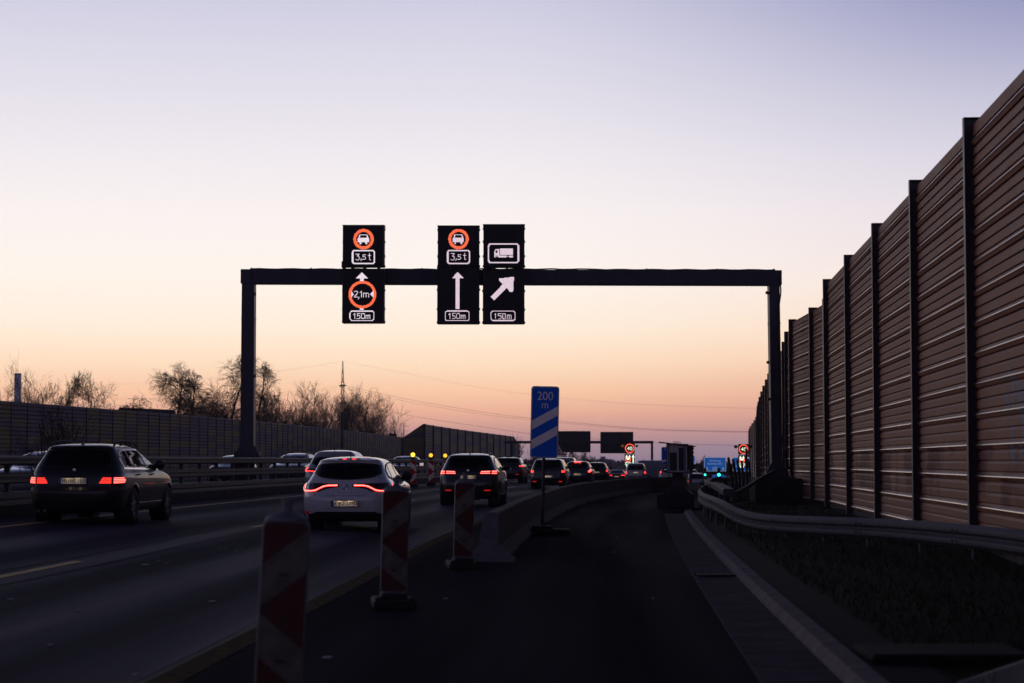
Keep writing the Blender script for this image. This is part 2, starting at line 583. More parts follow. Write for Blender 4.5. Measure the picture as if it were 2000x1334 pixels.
P_black = paint("black car paint", (0.004, 0.004, 0.006), 0.5, 0.0, .45)
P_white = paint("white car paint", (0.70, 0.70, 0.72), 0.3, 0.0)
P_silver = paint("silver car paint", (0.30, 0.31, 0.34), 0.35, 0.5)
P_grey = paint("grey car paint", (0.075, 0.08, 0.095), 0.35, 0.5)
P_dark = paint("anthracite car paint", (0.007, 0.007, 0.010), 0.4, 0.0)
P_teal = paint("blue green car paint", (0.03, 0.07, 0.09), 0.35, 0.3)
P_van = paint("pale blue van paint", (0.22, 0.25, 0.33), 0.45, 0.0)


# ------------------------------------------------------------------ the lie of the land
def hermite(xs, ys):
    xs, ys = np.array(xs, float), np.array(ys, float)
    m = np.gradient(ys, xs)

    def f(x):
        x = min(max(x, xs[0]), xs[-1])
        i = int(min(max(np.searchsorted(xs, x) - 1, 0), len(xs) - 2))
        h = xs[i + 1] - xs[i]
        t = (x - xs[i]) / h
        return float((2 * t ** 3 - 3 * t * t + 1) * ys[i] + (t ** 3 - 2 * t * t + t) * h * m[i] + (-2 * t ** 3 + 3 * t * t) * ys[i + 1] + (t ** 3 - t * t) * h * m[i + 1])
    return f


LANE = hermite([-30, 0, 22.3, 39.2, 62, 80, 100, 125, 150, 200, 300, 400, 600], [-7.5, -6.6, -5.74, -5.04, -3.55, -2.0, -0.05, 2.3, 4.6, 9.3, 20, 31.5, 56])
ZP = hermite([-60, 0, 90, 115, 150, 175, 216, 300, 400, 500, 800, 1200, 1700], [0, 0, 0, -.04, -.22, -.45, -.95, -3.0, -4.6, -5.4, -4, -1.2, 1])
GUT = hermite([-10, 0, 13, 15.9, 24, 38, 51.3, 70, 100], [0.5, 0.85, 1.63, 1.78, 2.22, 3.05, 3.95, 5.3, 7.6])


def zc(rel):
    return 0.042 * min(max(3.4 - rel, 0), 8.4)


def zroad(x, d):
    return ZP(d) + zc(x - LANE(d))


def sheet(name, mat_, lo, hi, d0, d1, dz, nd, nx, uvrel=True, kind='structure', extra=None):
    mb = MB()
    rows, uv = [], []
    for i in range(nd + 1):
        t = i / nd
        d = d0 + (d1 - d0) * t ** 1.6
        a, b = lo(d), hi(d)
        row = []
        for k in range(nx + 1):
            x = a + (b - a) * k / nx
            row.append((x, d, zroad(x, d) + dz + (extra(x, d) if extra else 0)))
            uv.append((x - LANE(d), d))
        rows.append(row)
    mb.grid(rows)
    mb.f = [f[::-1] if False else f for f in mb.f]
    mb.uv = uv
    o = mb.build(name, mat_)
    if kind: o['kind'] = kind
    return o


def ground():
    mb = MB()
    ds = [-60, -30, 0, 10, 20, 30, 45, 60, 80, 100, 125, 150, 180, 220, 260, 310, 380, 460, 560, 700, 900, 1150]
    xs = [-900, -600, -400, -250, -160, -110, -80, -60, -45, -36, -30, -26, -23, -20, -17, -14, -12, -10, -8, -6, -4, -2, 0, 2, 4, 6, 8, 10, 13, 17, 22, 30, 42, 60, 90, 140, 220, 350, 600, 900]
    mb.grid([[(x, d, zroad(x, d) - 0.12) for x in xs] for d in ds])
    o = mb.build("ground", M_ground, smooth=True)
    o['kind'] = 'structure'


ground()
sheet("road", M_asphalt, lambda d: LANE(d) - 4.9, lambda d: LANE(d) + 3.95, -12, 560, 0.0, 150, 10)
sheet("oncoming_road", M_asphalt, lambda d: LANE(d) - 17.5, lambda d: LANE(d) - 5.9, 10, 560, 0.0, 110, 6)


def sh_hi(d):
    return GUT(d) if d < 54 else GUT(54) + (d - 54) * 0.22


sheet("hard_shoulder", M_shoulder, lambda d: LANE(d) + 3.95, lambda d: max(sh_hi(d), LANE(d) + 8), -12, 330, 0.004, 130, 6)
# painted lines
sheet("yellow_edge_line", M_yellow, lambda d: LANE(d) - 3.66, lambda d: LANE(d) - 3.52, 8, 170, 0.006, 90, 1)
sheet("worn_edge_line", M_yellow_worn, lambda d: LANE(d) + 3.72, lambda d: LANE(d) + 3.95, -8, 110, 0.0085, 80, 1)
dash = MB()
duv = []
for a, b in ((11.5, 25.9), (38.9, 46.5), (60, 66), (78, 84), (96, 102), (114, 120), (132, 138)):
    n = 10
    dash.grid([[(LANE(d) + e, d, zroad(LANE(d) + e, d) + 0.006) for e in (-.07, .07)] for d in [a + (b - a) * i / n for i in range(n + 1)]])
o = dash.build("yellow_lane_dashes", M_yellow)
o['kind'] = 'structure'
# thin dark seams and patches in the asphalt
seam = MB()
for off in (3.6, 0.35, -0.3):
    seam.grid([[(LANE(d) + off + e + 0.05 * math.sin(d * .3 + off), d, zroad(LANE(d) + off, d) + 0.005) for e in (-.02, .02)] for d in np.linspace(6, 110, 90)])
o = seam.build("tar_seams", mat("tar", (0.008, 0.008, 0.009), 0.9, spec=.1))
o['kind'] = 'structure'

# litter flecks on the road
chips = MB()
rnd = random.Random(3)
for px, py, s in ((285, 1112, .14), (415, 1170, .09), (155, 1195, .05), (264, 1302, .06), (470, 1076, .05), (440, 1080, .05), (460, 1081, .05), (430, 1077, .045),
                  (325, 1108, .05), (45, 1131, .05), (20, 1181, .07), (98, 1256, .05), (640, 1270, .09), (870, 1160, .06), (1205, 1045, .05), (1200, 1073, .05), (1275, 1160, .04), (310, 1105, .05), (198, 1174, .05)):
    d = 1.4 * F / (py - 900)
    p = at(px, py, d)
    z = zroad(p.x, d) + 0.012
    n = 6
    pts = [(p.x + s * .5 * (0.7 + .3 * rnd.random()) * math.cos(2 * math.pi * k / n), d + s * (0.8 + .4 * rnd.random()) * math.sin(2 * math.pi * k / n), z) for k in range(n)]
    chips.prism(pts, (0, 0, -.006), (0, 0, .006))
tag(chips.build("litter", mat("pale scraps", (0.24, 0.24, 0.26), 0.8, spec=.1)), "pale scraps of litter strewn over the dark asphalt", "litter", kind='stuff')

# gutter, kerb, verge on the right
gp = [(GUT(d), d) for d in np.linspace(-8, 54, 90)]
gut = MB()
rows = []
for x, d in gp:
    rows.append([(x + e, d, zroad(x, d) + z) for e, z in ((-0.02, 0.008), (0, 0.012), (0.25, 0.0095), (0.5, 0.02))])
gut.grid(rows)
M_gutter = mat("gutter slabs", (0.085, 0.078, 0.09), 0.9, spec=.005, noise=.35, scale=2.5, bump=.2)
o = gut.build("gutter", M_gutter)
o['kind'] = 'structure'
# joints between gutter slabs as narrow dark strips, and a drain grating
jn = MB()
d = 6.0
while d < 53:
    x = GUT(d)
    jn.grid([[(x + e, d + q, zroad(x, d) + 0.0135 + (0.0105 if e > .4 else (0 if e > .1 else 0.003))) for e in (0.01, .25, .49)] for q in (0, .03)])
    d += 1.0
o = jn.build("gutter_joints", mat("tar", (0.01, 0.01, 0.011)))
o['kind'] = 'structure'
gx = GUT(24.9)
dr = thing("drain_grate", "dark iron drain grating set in the gutter beside the kerb", "drain", (gx + .25, 24.9, zroad(gx, 24.9) + .02))
b = MB()
for k in range(9):
    b.bbox((-.2 + k * .05, 0, .012), (.022, .5, .02), .003)
for s in (-1, 1):
    b.bbox((0, s * .25, .012), (.46, .03, .022), .003)
b.build("grating", M_rubber, dr)

kerb = MB()
kp = [(GUT(d) + .5, d, zroad(GUT(d), d)) for d in np.linspace(-8, 54, 80)]
x0, y0 = kp[-1][0], kp[-1][1]
for k in range(1, 9):
    a = k / 8 * math.pi / 2
    kp.append((x0 + 0.08 * k + 1.3 * (1 - math.cos(a)), y0 + 1.4 * math.sin(a), 0))
sweep(kerb, [(0, -.05), (0.015, .05), (.06, .105), (.19, .115), (.21, .10), (.215, -.05)], kp)
o = kerb.build("kerb", mat("kerb stone", (0.165, 0.148, 0.15), 0.9, spec=.01, noise=.3, scale=3, bump=.25))
o['kind'] = 'structure'

WALL = hermite([0, 28.1, 53.3, 58, 62, 75, 96, 120, 177, 211, 293, 420], [4.4, 6.58, 8.51, 9.2, 9.6, 10.6, 12.8, 15.4, 21.9, 26, 35, 50])


def vz(x, d):
    """verge height: rises from the kerb to the foot of the wall"""
    a = GUT(d) + .75 if d < 54 else sh_hi(d) + .8
    t = min(max((x - a - 1.5) / 4.0, 0), 1)
    return 0.07 + (0.26 * t * t * (3 - 2 * t)) + 0.025 * math.sin(x * 2.1 + d * .7) * min(1, max(0, x - a))


mb = MB()
rows = []
for i in range(121):
    d = -10 + 130 * (i / 120) ** 1.2
    a = (GUT(max(d, -9)) + .72) if d < 54 else sh_hi(d) + .75 + max(0, (58 - d)) * 0
    e = WALL(d) + 3
    rows.append([(a + (e - a) * (k / 26) ** 1.2, d, ZP(d) + vz(a + (e - a) * (k / 26) ** 1.2, d)) for k in range(27)])
mb.grid(rows)
o = mb.build("verge", M_verge, smooth=True)
o['kind'] = 'structure'
mb = MB()
mb.grid([[(GUT(d) + .71 + e, d, 0.085 + vz(GUT(d) + .75, d) - .07) for e in (0, .2, .42)] for d in np.linspace(-4, 53, 60)])
o = mb.build("asphalt_strip", mat("old asphalt strip", (0.009, 0.009, 0.013), 0.9, spec=.05, noise=.3, scale=20))
o['kind'] = 'structure'
# grass tufts on the verge
gb = MB()
rnd = random.Random(11)
for i in range(15000):
    d = 11 + 62 * rnd.random() ** 1.5
    a = GUT(min(d, 54)) + 1.15 + max(0, d - 54) * .22
    e = WALL(d) - .1
    x = a + (e - a) * rnd.random()
    z = ZP(d) + vz(x, d) - .01
    h = rnd.uniform(.04, .13) * (1.7 if rnd.random() < .06 else 1)
    an = rnd.random() * 6.28
    w = .006
    lx, ly = rnd.gauss(0, .05), rnd.gauss(0, .05)
    dx, dy = math.cos(an) * w, math.sin(an) * w
    gb.add([(x - dx, d - dy, z), (x + dx, d + dy, z), (x + lx, d + ly, z + h)], [(0, 1, 2)])
tag(gb.build("grass", M_grass), "short dark grass growing between kerb and noise wall", "grass", kind='stuff')
# slab near the right lower corner
sl = MB().bbox((2.98, 13.95, .095), (1.1, .85, .1), .02)
tag(sl.build("concrete_slab", mat("dark slab", (0.016, 0.016, 0.018), .9, spec=.1)), "flat concrete slab lying in the grass near the kerb", "slab")  # one even dark grey tone


# ------------------------------------------------------------------ noise walls
def along(path_f, d0, d1, step):
    """points (x,d) every `step` metres along x = path_f(d)"""
    pts = [(path_f(d0), d0)]
    d = d0
    while d < d1:
        sl_ = (path_f(d + .5) - path_f(d))/.5
        d += step / math.sqrt(1 + sl_ * sl_)
        pts.append((path_f(d), d))
    return pts


def graffiti_wall_mat():
    m = mat("brown corrugated aluminium", (0.27, 0.122, 0.082), 0.6, 0.0, spec=.15, noise=.22, scale=.9)
    nt = m.node_tree
    N, L = nt.nodes.new, nt.links.new
    p = nt.nodes['Principled BSDF']
    link = p.inputs['Base Color'].links[0]
    src = link.from_socket
    ge = N('ShaderNodeTexCoord')
    sp = N('ShaderNodeSeparateXYZ'); L(ge.outputs['Object'], sp.inputs[0])
    # sprayed band: ragged red strip low on the wall between y 30 and y 52
    nz = N('ShaderNodeTexNoise'); nz.inputs['Scale'].default_value = 0.55; nz.inputs['Detail'].default_value = 4
    L(ge.outputs['Object'], nz.inputs['Vector'])

    def band(sock, lo, hi, soft):
        a = N('ShaderNodeMapRange'); a.inputs[1].default_value = lo; a.inputs[2].default_value = lo + soft; L(sock, a.inputs[0])
        b_ = N('ShaderNodeMapRange'); b_.inputs[1].default_value = hi; b_.inputs[2].default_value = hi - soft; L(sock, b_.inputs[0])
        c = N('ShaderNodeMath'); c.operation = 'MULTIPLY'; L(a.outputs[0], c.inputs[0]); L(b_.outputs[0], c.inputs[1])
        return c.outputs[0]
    g = N('ShaderNodeMath'); g.operation = 'MULTIPLY'
    L(band(sp.outputs['Z'], 0.75, 1.75, .12), g.inputs[0]); L(band(sp.outputs['Y'], 24, 56, 2), g.inputs[1])
    th = N('ShaderNodeMapRange'); th.inputs[1].default_value = .42; th.inputs[2].default_value = .5; L(nz.outputs['Fac'], th.inputs[0])
    g2 = N('ShaderNodeMath'); g2.operation = 'MULTIPLY'; L(g.outputs[0], g2.inputs[0]); L(th.outputs[0], g2.inputs[1])
    mx = N('ShaderNodeMix'); mx.data_type = 'RGBA'; mx.inputs['B'].default_value = (0.10, 0.014, 0.016, 1)
    L(g2.outputs[0], mx.inputs['Factor']); L(src, mx.inputs['A'])
    # pale bluish scribble near the camera
    w = N('ShaderNodeTexNoise'); w.inputs['Scale'].default_value = 2.2; w.inputs['Detail'].default_value = 1; L(ge.outputs['Object'], w.inputs['Vector'])
    tw = N('ShaderNodeMapRange'); tw.inputs[1].default_value = .5; tw.inputs[2].default_value = .55; L(w.outputs['Fac'], tw.inputs[0])
    g3 = N('ShaderNodeMath'); g3.operation = 'MULTIPLY'
    L(band(sp.outputs['Z'], 1.3, 2.7, .2), g3.inputs[0]); L(band(sp.outputs['Y'], 24.0, 25.9, .3), g3.inputs[1])
    g4 = N('ShaderNodeMath'); g4.operation = 'MULTIPLY'; L(g3.outputs[0], g4.inputs[0]); L(tw.outputs[0], g4.inputs[1])
    mx2 = N('ShaderNodeMix'); mx2.data_type = 'RGBA'; mx2.inputs['B'].default_value = (0.17, 0.17, 0.22, 1)
    L(g4.outputs[0], mx2.inputs['Factor']); L(mx.outputs['Result'], mx2.inputs['A'])
    L(mx2.outputs['Result'], p.inputs['Base Color'])
    return m


M_wall = graffiti_wall_mat()
M_wall_edge = mat("bare aluminium fold", (0.50, 0.42, 0.36), 0.30, 0.9, noise=.35, scale=1.5)
M_wallpost = mat("wall post steel", (0.055, 0.05, 0.06), 0.5, 0.4, noise=.25, scale=3)


# one cassette: a deep groove, a crest with a bright folded edge, then two flat perforated bands with sloping tops
RIB = ((0.0, -.01), (.014, -.01), (.016, .03), (.05, .046), (.07, .062), (.082, .058), (.100, .028), (.135, .016), (.139, -.015), (.150, -.015), (.152, .028), (.245, .030), (.282, .012),
       (.285, -.015), (.297, -.015), (.299, .028), (.388, .030), (.427, .010))


def ribs(z0, z1):
    """corrugated profile: (depth towards the road, z)"""
    out = []
    z = z0
    per = .43
    k = 0
    while z < z1 - .05:
        for dz_, dp in RIB:
            if z + dz_ <= z1:
                out.append((dp, z + dz_))
        z += per
        k += 1
    out.append((0, z1))
    return out


def noise_wall_right(label, pts, ztop, zbase, post_step=1):
    root = thing("noise_wall", label, "noise barrier", (0, 0, 0), 0, None)
    for i in range(len(pts) - 1):
        (xa, da), (xb, db) = pts[i], pts[i + 1]
        za, zb = ztop(da), ztop(db)
        base = ZP(da) + zbase
        prof = ribs(base, min(za, zb))
        prof[-1] = (0, None)
        n = Vector((-(db - da), (xb - xa), 0)).normalized()   # towards the road (left)
        mb = MB()
        A, B = Vector((xa, da, 0)), Vector((xb, db, 0))
        mb.grid([[A + n * dp + Vector((0, 0, z if z is not None else za)) for dp, z in prof],
                 [B + n * dp + Vector((0, 0, z if z is not None else zb)) for dp, z in prof]])
        # closed back and top cap
        k0 = Vector((0, 0, base)); 
        mb.add([A - n * .1 + Vector((0, 0, base)), B - n * .1 + Vector((0, 0, base)), B - n * .1 + Vector((0, 0, zb)), A - n * .1 + Vector((0, 0, za))], [(0, 1, 2, 3)])
        mb.add([A + n * .03 + Vector((0, 0, za + .004)), B + n * .03 + Vector((0, 0, zb + .004)), B - n * .12 + Vector((0, 0, zb + .004)), A - n * .12 + Vector((0, 0, za + .004)),
                A + n * .03 + Vector((0, 0, za - .07)), B + n * .03 + Vector((0, 0, zb - .07))], [(0, 1, 2, 3), (4, 5, 1, 0)])
        nf = len(prof) - 1
        po = mb.build("panel", [M_wall, M_wall_edge], root)
        for fi in range(nf):
            if fi % len(RIB) in (4, 5):
                po.data.polygons[fi].material_index = 1
        # concrete plinth under the panels
        q = MB()
        q.prism([A + n * .03 + Vector((0, 0, base - .9)), B + n * .03 + Vector((0, 0, base - .9)), B + n * .03 + Vector((0, 0, base - .003)), A + n * .03 + Vector((0, 0, base - .003))], (0, 0, 0), -n * .16)
        q.build("plinth", M_conc, root)
    for i, (x, d) in enumerate(pts):
        j = min(i, len(pts) - 2)
        t = Vector((pts[j + 1][0] - pts[j][0], pts[j + 1][1] - pts[j][1], 0)).normalized()
        n = Vector((-t.y, t.x, 0))
        M = Matrix((t.to_tuple(), n.to_tuple(), (0, 0, 1))).transposed()
        zt = ztop(d) + .10
        zb_ = ZP(d) + zbase - .9
        c = Vector((x, d, (zt + zb_) / 2))
        mb = MB()
        mb.bbox(c + n * .15, (.16, .018, zt - zb_), .004, M)
        mb.box(c + n * .025, (.014, .23, zt - zb_ - .004), M)
        mb.bbox(c - n * .10, (.20, .018, zt - zb_), .004, M)
        mb.box(Vector((x, d, zt + .005)) + n * .025, (.16, .27, .01), M)
        mb.build("post", M_wallpost, root)
    return root


def w1(d):
    return WALL(min(d, 53.3)) if d > 28 else 6.58 + (d - 28.1) * .0766


ptsA = [(6.58 + (d - 28.1) * .0766, d) for d in [9.2 + 6.3 * k for k in range(-3, 8)]]
noise_wall_right("near tall brown corrugated noise wall with dark posts and faint graffiti", ptsA, lambda d: 6.21, 0.30)
ptsB = [(9.3, 55.6), (9.57, 60.2), (9.66, 63.6), (9.75, 68.9), (10.5, 75.5)]
ptsB += [(WALL(d), d) for d in (82, 89, 96, 104, 112, 120, 130, 141, 153, 165, 177, 190, 205, 222, 240, 260, 282, 305, 335)]
noise_wall_right("far brown corrugated noise wall curving away behind the gantry column", ptsB, lambda d: 6.24, 0.15)


def left_wall_mat():
    m = bpy.data.materials.new("chequered noise panels")
    m.use_nodes = True
    nt = m.node_tree
    N, L = nt.nodes.new, nt.links.new
    p = nt.nodes['Principled BSDF']
    uv = N('ShaderNodeUVMap'); uv.uv_map = 'lane'
    fl = N('ShaderNodeVectorMath'); fl.operation = 'FLOOR'; L(uv.outputs[0], fl.inputs[0])
    wn = N('ShaderNodeTexWhiteNoise'); wn.noise_dimensions = '2D'; L(fl.outputs[0], wn.inputs['Vector'])
    rp = N('ShaderNodeValToRGB'); rp.color_ramp.interpolation = 'CONSTANT'
    e = rp.color_ramp.elements
    e[0].position = 0; e[0].color = (0.046, 0.036, 0.082, 1)
    e[1].position = .42; e[1].color = (0.105, 0.080, 0.030, 1)
    x = e.new(.62); x.color = (0.050, 0.042, 0.072, 1)
    x = e.new(.8); x.color = (0.12, 0.094, 0.038, 1)
    L(wn.outputs['Value'], rp.inputs[0])
    L(rp.outputs[0], p.inputs['Base Color'])
    p.inputs['Roughness'].default_value = .7
    return m


M_lwall = left_wall_mat()
M_lpost = mat("dull wall post", (0.038, 0.032, 0.045), .7)


def noise_wall_left(label, pts, ztop, depth_below, row_h, postw, nsub=2):
    root = thing("noise_wall", label, "noise barrier")
    for i in range(len(pts) - 1):
        (xa, da), (xb, db) = pts[i], pts[i + 1]
        za, zb = ztop(i), ztop(i + 1)
        base = min(ZP(da), ZP(db)) - depth_below
        A, B = Vector((xa, da, 0)), Vector((xb, db, 0))
        n = Vector(((db - da), -(xb - xa), 0)).normalized()  # towards the road (right)
        mb = MB(); mb.uv = []
        zt = max(za, zb)
        nr = int((zt - base) / row_h)
        for r in range(nr + 1):
            z1 = zt - r * row_h
            z0 = max(z1 - row_h, base)
            for k in range(nsub):
                s0 = z0 + (z1 - z0) * k / nsub
                s1 = z0 + (z1 - z0) * (k + 1) / nsub
                hh = s1 - s0
                ln = [(0.0, s0), (.05, s0 + hh * .18), (.05, s0 + hh * .8), (0.0, s1)]
                mb.grid([[A + n * dp + Vector((0, 0, min(z, za))) for dp, z in ln], [B + n * dp + Vector((0, 0, min(z, zb))) for dp, z in ln]])
                mb.uv += [(i + .5, r + .5)] * 8
        q = len(mb.v)
        mb.add([A - n * .1 + Vector((0, 0, base)), B - n * .1 + Vector((0, 0, base)), B - n * .1 + Vector((0, 0, zb)), A - n * .1 + Vector((0, 0, za)), A + Vector((0, 0, za)), B + Vector((0, 0, zb))],
               [(0, 1, 2, 3), (3, 2, 5, 4)])
        mb.uv += [(i + .5, 40.5)] * 6
        mb.build("panel", M_lwall, root)
    for i, (x, d) in enumerate(pts):
        b_ = ZP(d) - depth_below
        zt = ztop(i) + .01
        MB().box((x + .04, d, (zt + b_) / 2), (postw + .04, postw + .05, zt - b_)).build("post", M_lpost, root)
    return root


LW = hermite([60, 90, 116, 167, 230, 302, 400], [-36.9, -33.1, -29.8, -23.4, -18.9, -16.3, -13.5])
noise_wall_left("long low noise wall of chequered purple and olive panels behind the bare trees' feet", along(LW, 66, 315, 2.6), lambda i: 4.95, 0.2, .50, .05)
pw = [at(785, 862, 196)] + [at(828 + (1003 - 828) * (1 - (1 - k / 13) ** 1.25), 860, 200 + 106 * k / 13) for k in range(14)] + [at(1013, 868, 312)]
ptsC = [(p.x, p.y) for p in pw]
zt_c = [at(785, 857, 196).z] + [at(828, 828, 200).z + (at(1003, 853, 306).z - at(828, 828, 200).z) * k / 13 for k in range(14)] + [at(1013, 868, 312).z]
noise_wall_left("taller chequered noise wall with a sloping start, ending short of the blue distance sign", ptsC, lambda i: zt_c[i], 1.0, .62, .22)

# ------------------------------------------------------------------ median steel barrier
mbx = thing("crash_barrier", "dark double-rail steel crash barrier along the median", "crash barrier")
mpath = [(LANE(d) - 5.15, d, zroad(LANE(d) - 5.15, d)) for d in np.linspace(22, 235, 130)]
for nm, z0, z1, dp in (("top_rail", 1.0, 1.19, .10), ("middle_rail", .62, .85, .06), ("lower_rail", .12, .46, .06)):
    b = MB()
    h = z1 - z0
    sweep(b, [(dp, z0), (dp + .05, z0 + .03), (dp + .05, z0 + h * .38), (dp + .02, z0 + h * .46), (dp + .02, z0 + h * .54), (dp + .05, z0 + h * .62), (dp + .05, z1 - .03), (dp, z1), (-dp, z1), (-dp, z0)], mpath, closed=True, caps=True)
    b.build(nm, M_steel_dark, mbx)
pp = along(lambda d: LANE(d) - 5.15, 22.5, 233, 2.2)[:96]
for x, d in pp:
    MB().bbox((x, d, zroad(x, d) + .5), (.1, .14, 1.06), .01).build("post", M_steel_dark, mbx)
b = MB()
sweep(b, [(-.3, -.05), (-.28, .2), (.28, .2), (.3, -.05)], mpath)
o = b.build("median_strip", M_conc_dark)
o['kind'] = 'structure'

# ------------------------------------------------------------------ temporary concrete barrier
cb_path = [(-0.36, 28.3), (-0.13, 33.5), (0.14, 39), (0.72, 48.5), (1.75, 62), (3.0, 73), (4.3, 82.5), (5.7, 91), (7.1, 96.5), (8.7, 99.5)]
cx = hermite(range(len(cb_path)), [p[0] for p in cb_path])
cy = hermite(range(len(cb_path)), [p[1] for p in cb_path])
ts = np.linspace(0, len(cb_path) - 1, 400)
pl = [(cx(t), cy(t)) for t in ts]
seg, acc, cur = [], 0, [pl[0]]
for a, c in zip(pl, pl[1:]):
    acc += math.dist(a, c)
    cur.append(c)
    if acc > 5.4:
        seg.append(cur); cur = [c]; acc = 0
for i, sgm in enumerate(seg):
    a, c = Vector((*sgm[0], 0)), Vector((*sgm[-1], 0))
    mid = (a + c) / 2
    L_ = (c - a).length - .05
    dirv = (c - a).normalized()
    rz = math.atan2(dirv.y, dirv.x) - math.pi / 2
    z = min(zroad(a.x, a.y), zroad(c.x, c.y)) if a.y < 84 else ZP(mid.y)
    root = thing("concrete_barrier", "concrete barrier segment with pale sloped end face, first of its row, behind the striped beacon" if i == 0 else "grey concrete barrier segment joined in the curving row beyond the end segment",
                 "barrier segment", (mid.x, mid.y, z), rz, "concrete barrier segments between traffic and closed lane")
    b = MB()
    prof = [(-.27, 0), (-.27, .06), (-.15, .22), (-.10, .65), (-.08, .67), (.08, .67), (.10, .65), (.15, .22), (.27, .06), (.27, 0)]
    ramp_ = 1.3 if i == 0 else 0
    rows = [[(x, y + (ramp_ * zz / .67 if y < 0 else 0), zz) for x, zz in prof] for y in (-L_ / 2, L_ / 2)]
    b.grid(rows, closed=True)
    n = len(prof)
    b.f.append(tuple(range(n))); b.f.append(tuple(range(n, 2 * n))[::-1])
    b.build("body", M_conc, root)
    if i == 0:
        b = MB()
        e0 = [(x * 1.0, -L_ / 2 + ramp_ * zz / .67 - .02, zz) for x, zz in prof]
        e0 = [(x * 1.35 + .04, y, zz) if zz < .1 else (x, y, zz) for x, y, zz in e0]
        b.prism(e0, (0, -.04, .012), (0, .055, 0))
        b.build("end_face", M_conc_pale, root)
    for y in (-L_ / 2 + (2.0 if i == 0 else .35), L_ / 2 - .35):
        for x in (-.25, .25):
            MB().bbox((x, y, .03), (.10, .3, .06), .01).build("foot_block", M_rubber, root)
    for s in ((1,) if i == 0 else (-1, 1)):
        b = MB()
        b.bbox((0, s * (L_ / 2 - .06), .45), (.26, .10, .05), .008)
        b.bbox((0, s * (L_ / 2 - .02), .57), (.06, .05, .2), .008)
        b.build("coupling", M_steel_dark, root)

# ------------------------------------------------------------------ guard rails on the right
WB = [(0.0, 0.0), (-.02, .012), (-.075, .05), (-.08, .085), (-.075, .11), (-.015, .145), (-.015, .165), (-.075, .2), (-.08, .225), (-.075, .26), (-.02, .298), (0, .31), (.004, .306), (-.01, .155), (.004, .004)]


def catmull(P, n=10):
    P = [Vector(p) for p in P]
    Q = [P[0] * 2 - P[1]] + P + [P[-1] * 2 - P[-2]]
    out = []
    for i in range(1, len(Q) - 2):
        for k in range(n):
            t = k / n
            p0, p1, p2, p3 = Q[i - 1], Q[i], Q[i + 1], Q[i + 2]
            out.append(0.5 * ((2 * p1) + (p2 - p0) * t + (2 * p0 - 5 * p1 + 4 * p2 - p3) * t * t + (3 * p1 - p0 - 3 * p2 + p3) * t ** 3))
    out.append(P[-1])
    return out


gr = thing("guard_rail", "pale two-wave steel guard rail curving in front of the noise wall", "guard rail")


def topz(px, py, d):
    p = at(px, py, d)
    return (p.x, p.y, p.z - .31)


gpts = [topz(2120, 1058, 22.3), topz(2000, 1036, 24.2), topz(1860, 1022, 27.0), topz(1730, 1013, 29.8), topz(1600, 1008.5, 32.6), topz(1500, 1004.5, 35.5), topz(1447, 994, 37.8), topz(1412, 976.5, 40.2),
        topz(1391, 968.5, 43.0), topz(1376, 963, 46.0), topz(1369, 957, 49.5), topz(1372, 951, 54), topz(1383, 946.5, 59)]
gpath = catmull(gpts, 9)
b = MB()
sweep(b, [(x, z) for x, z in WB], gpath[::-1][::-1], closed=True, caps=True)
# the wave faces the camera side: mirror so the ridges look towards the road
gr_rail = b.build("rail", M_galv, gr, smooth=False)
acc = 0
last = gpath[0]
k = 0
for p in gpath[1:]:
    acc += (p - last).length
    last = p
    if acc > 1.9:
        acc = 0
        zt = p.z + .27
        MB().bbox((p.x + .09, p.y + .05, (zt - .2) / 2 - .02), (.05, .10, zt + .2), .006).build("post", M_galv, gr)
b = MB()
for i in range(4, len(gpath), 13):
    p = gpath[i]
    t = (gpath[min(i + 1, len(gpath) - 1)] - gpath[i - 1]); t.z = 0; t.normalize()
    n = Vector((-t.y, t.x, 0))
    for dz_ in (.085, .225):
        for s in (-.09, .09):
            c = p + t * s + n * .082 + Vector((0, 0, dz_))
            b.tube([c, c + n * .016], .016, 8)
b.build("bolt", M_steel_dark, gr)

# box-beam rail behind it
bx = thing("guard_rail", "pinkish box-beam guard rail with bolt holes ending bluntly behind the two-wave rail", "guard rail")
bp_ = catmull([at(1424, 966, 47), at(1409, 956.5, 52), at(1396, 951, 58), at(1385, 946, 66), at(1384, 943, 72), at(1396, 940, 80), at(1420, 937.5, 92), at(1450, 932, 110)], 8)
b = MB()
sweep(b, [(-.14, -.02), (-.14, .10), (-.11, .135), (.11, .135), (.14, .10), (.14, -.02), (.11, -.05), (-.11, -.05)], bp_, closed=True, caps=True)
b.build("rail", M_galv, bx)
b = MB()
for i in range(1, len(bp_) - 1, 1):
    p = bp_[i]
    for s in (-.06, .06):
        b.lathe([(.022, .136), (.022, .140), (0.001, .141)], p + Vector((s, 0, 0)), 8)
b.build("bolt", M_blkplastic, bx)
for i in range(2, len(bp_), 6):
    p = bp_[i]
    MB().bbox((p.x, p.y, p.z / 2 - .1), (.09, .12, max(.2, p.z + .1)), .008).build("post", M_steel_dark, bx)

# rail end close to the camera in the lower right corner
ne = thing("guard_rail", "end of a pale rail at the lower right corner of the verge", "guard rail")
np_ = catmull([at(1880, 1329, 12.2), at(1935, 1312, 12.0), at(2000, 1291, 11.6), at(2090, 1262, 11.0), at(2300, 1230, 9.8)], 6)
b = MB()
sweep(b, [(-.05, -.2), (-.06, -.02), (-.03, 0), (.03, 0), (.06, -.02), (.05, -.2)], np_, closed=True, caps=True)
b.build("rail", M_galv, ne)
for p in (np_[3], np_[14]):
    MB().bbox((p.x, p.y, p.z / 2 - .15), (.07, .1, p.z), .006).build("post", M_galv, ne)

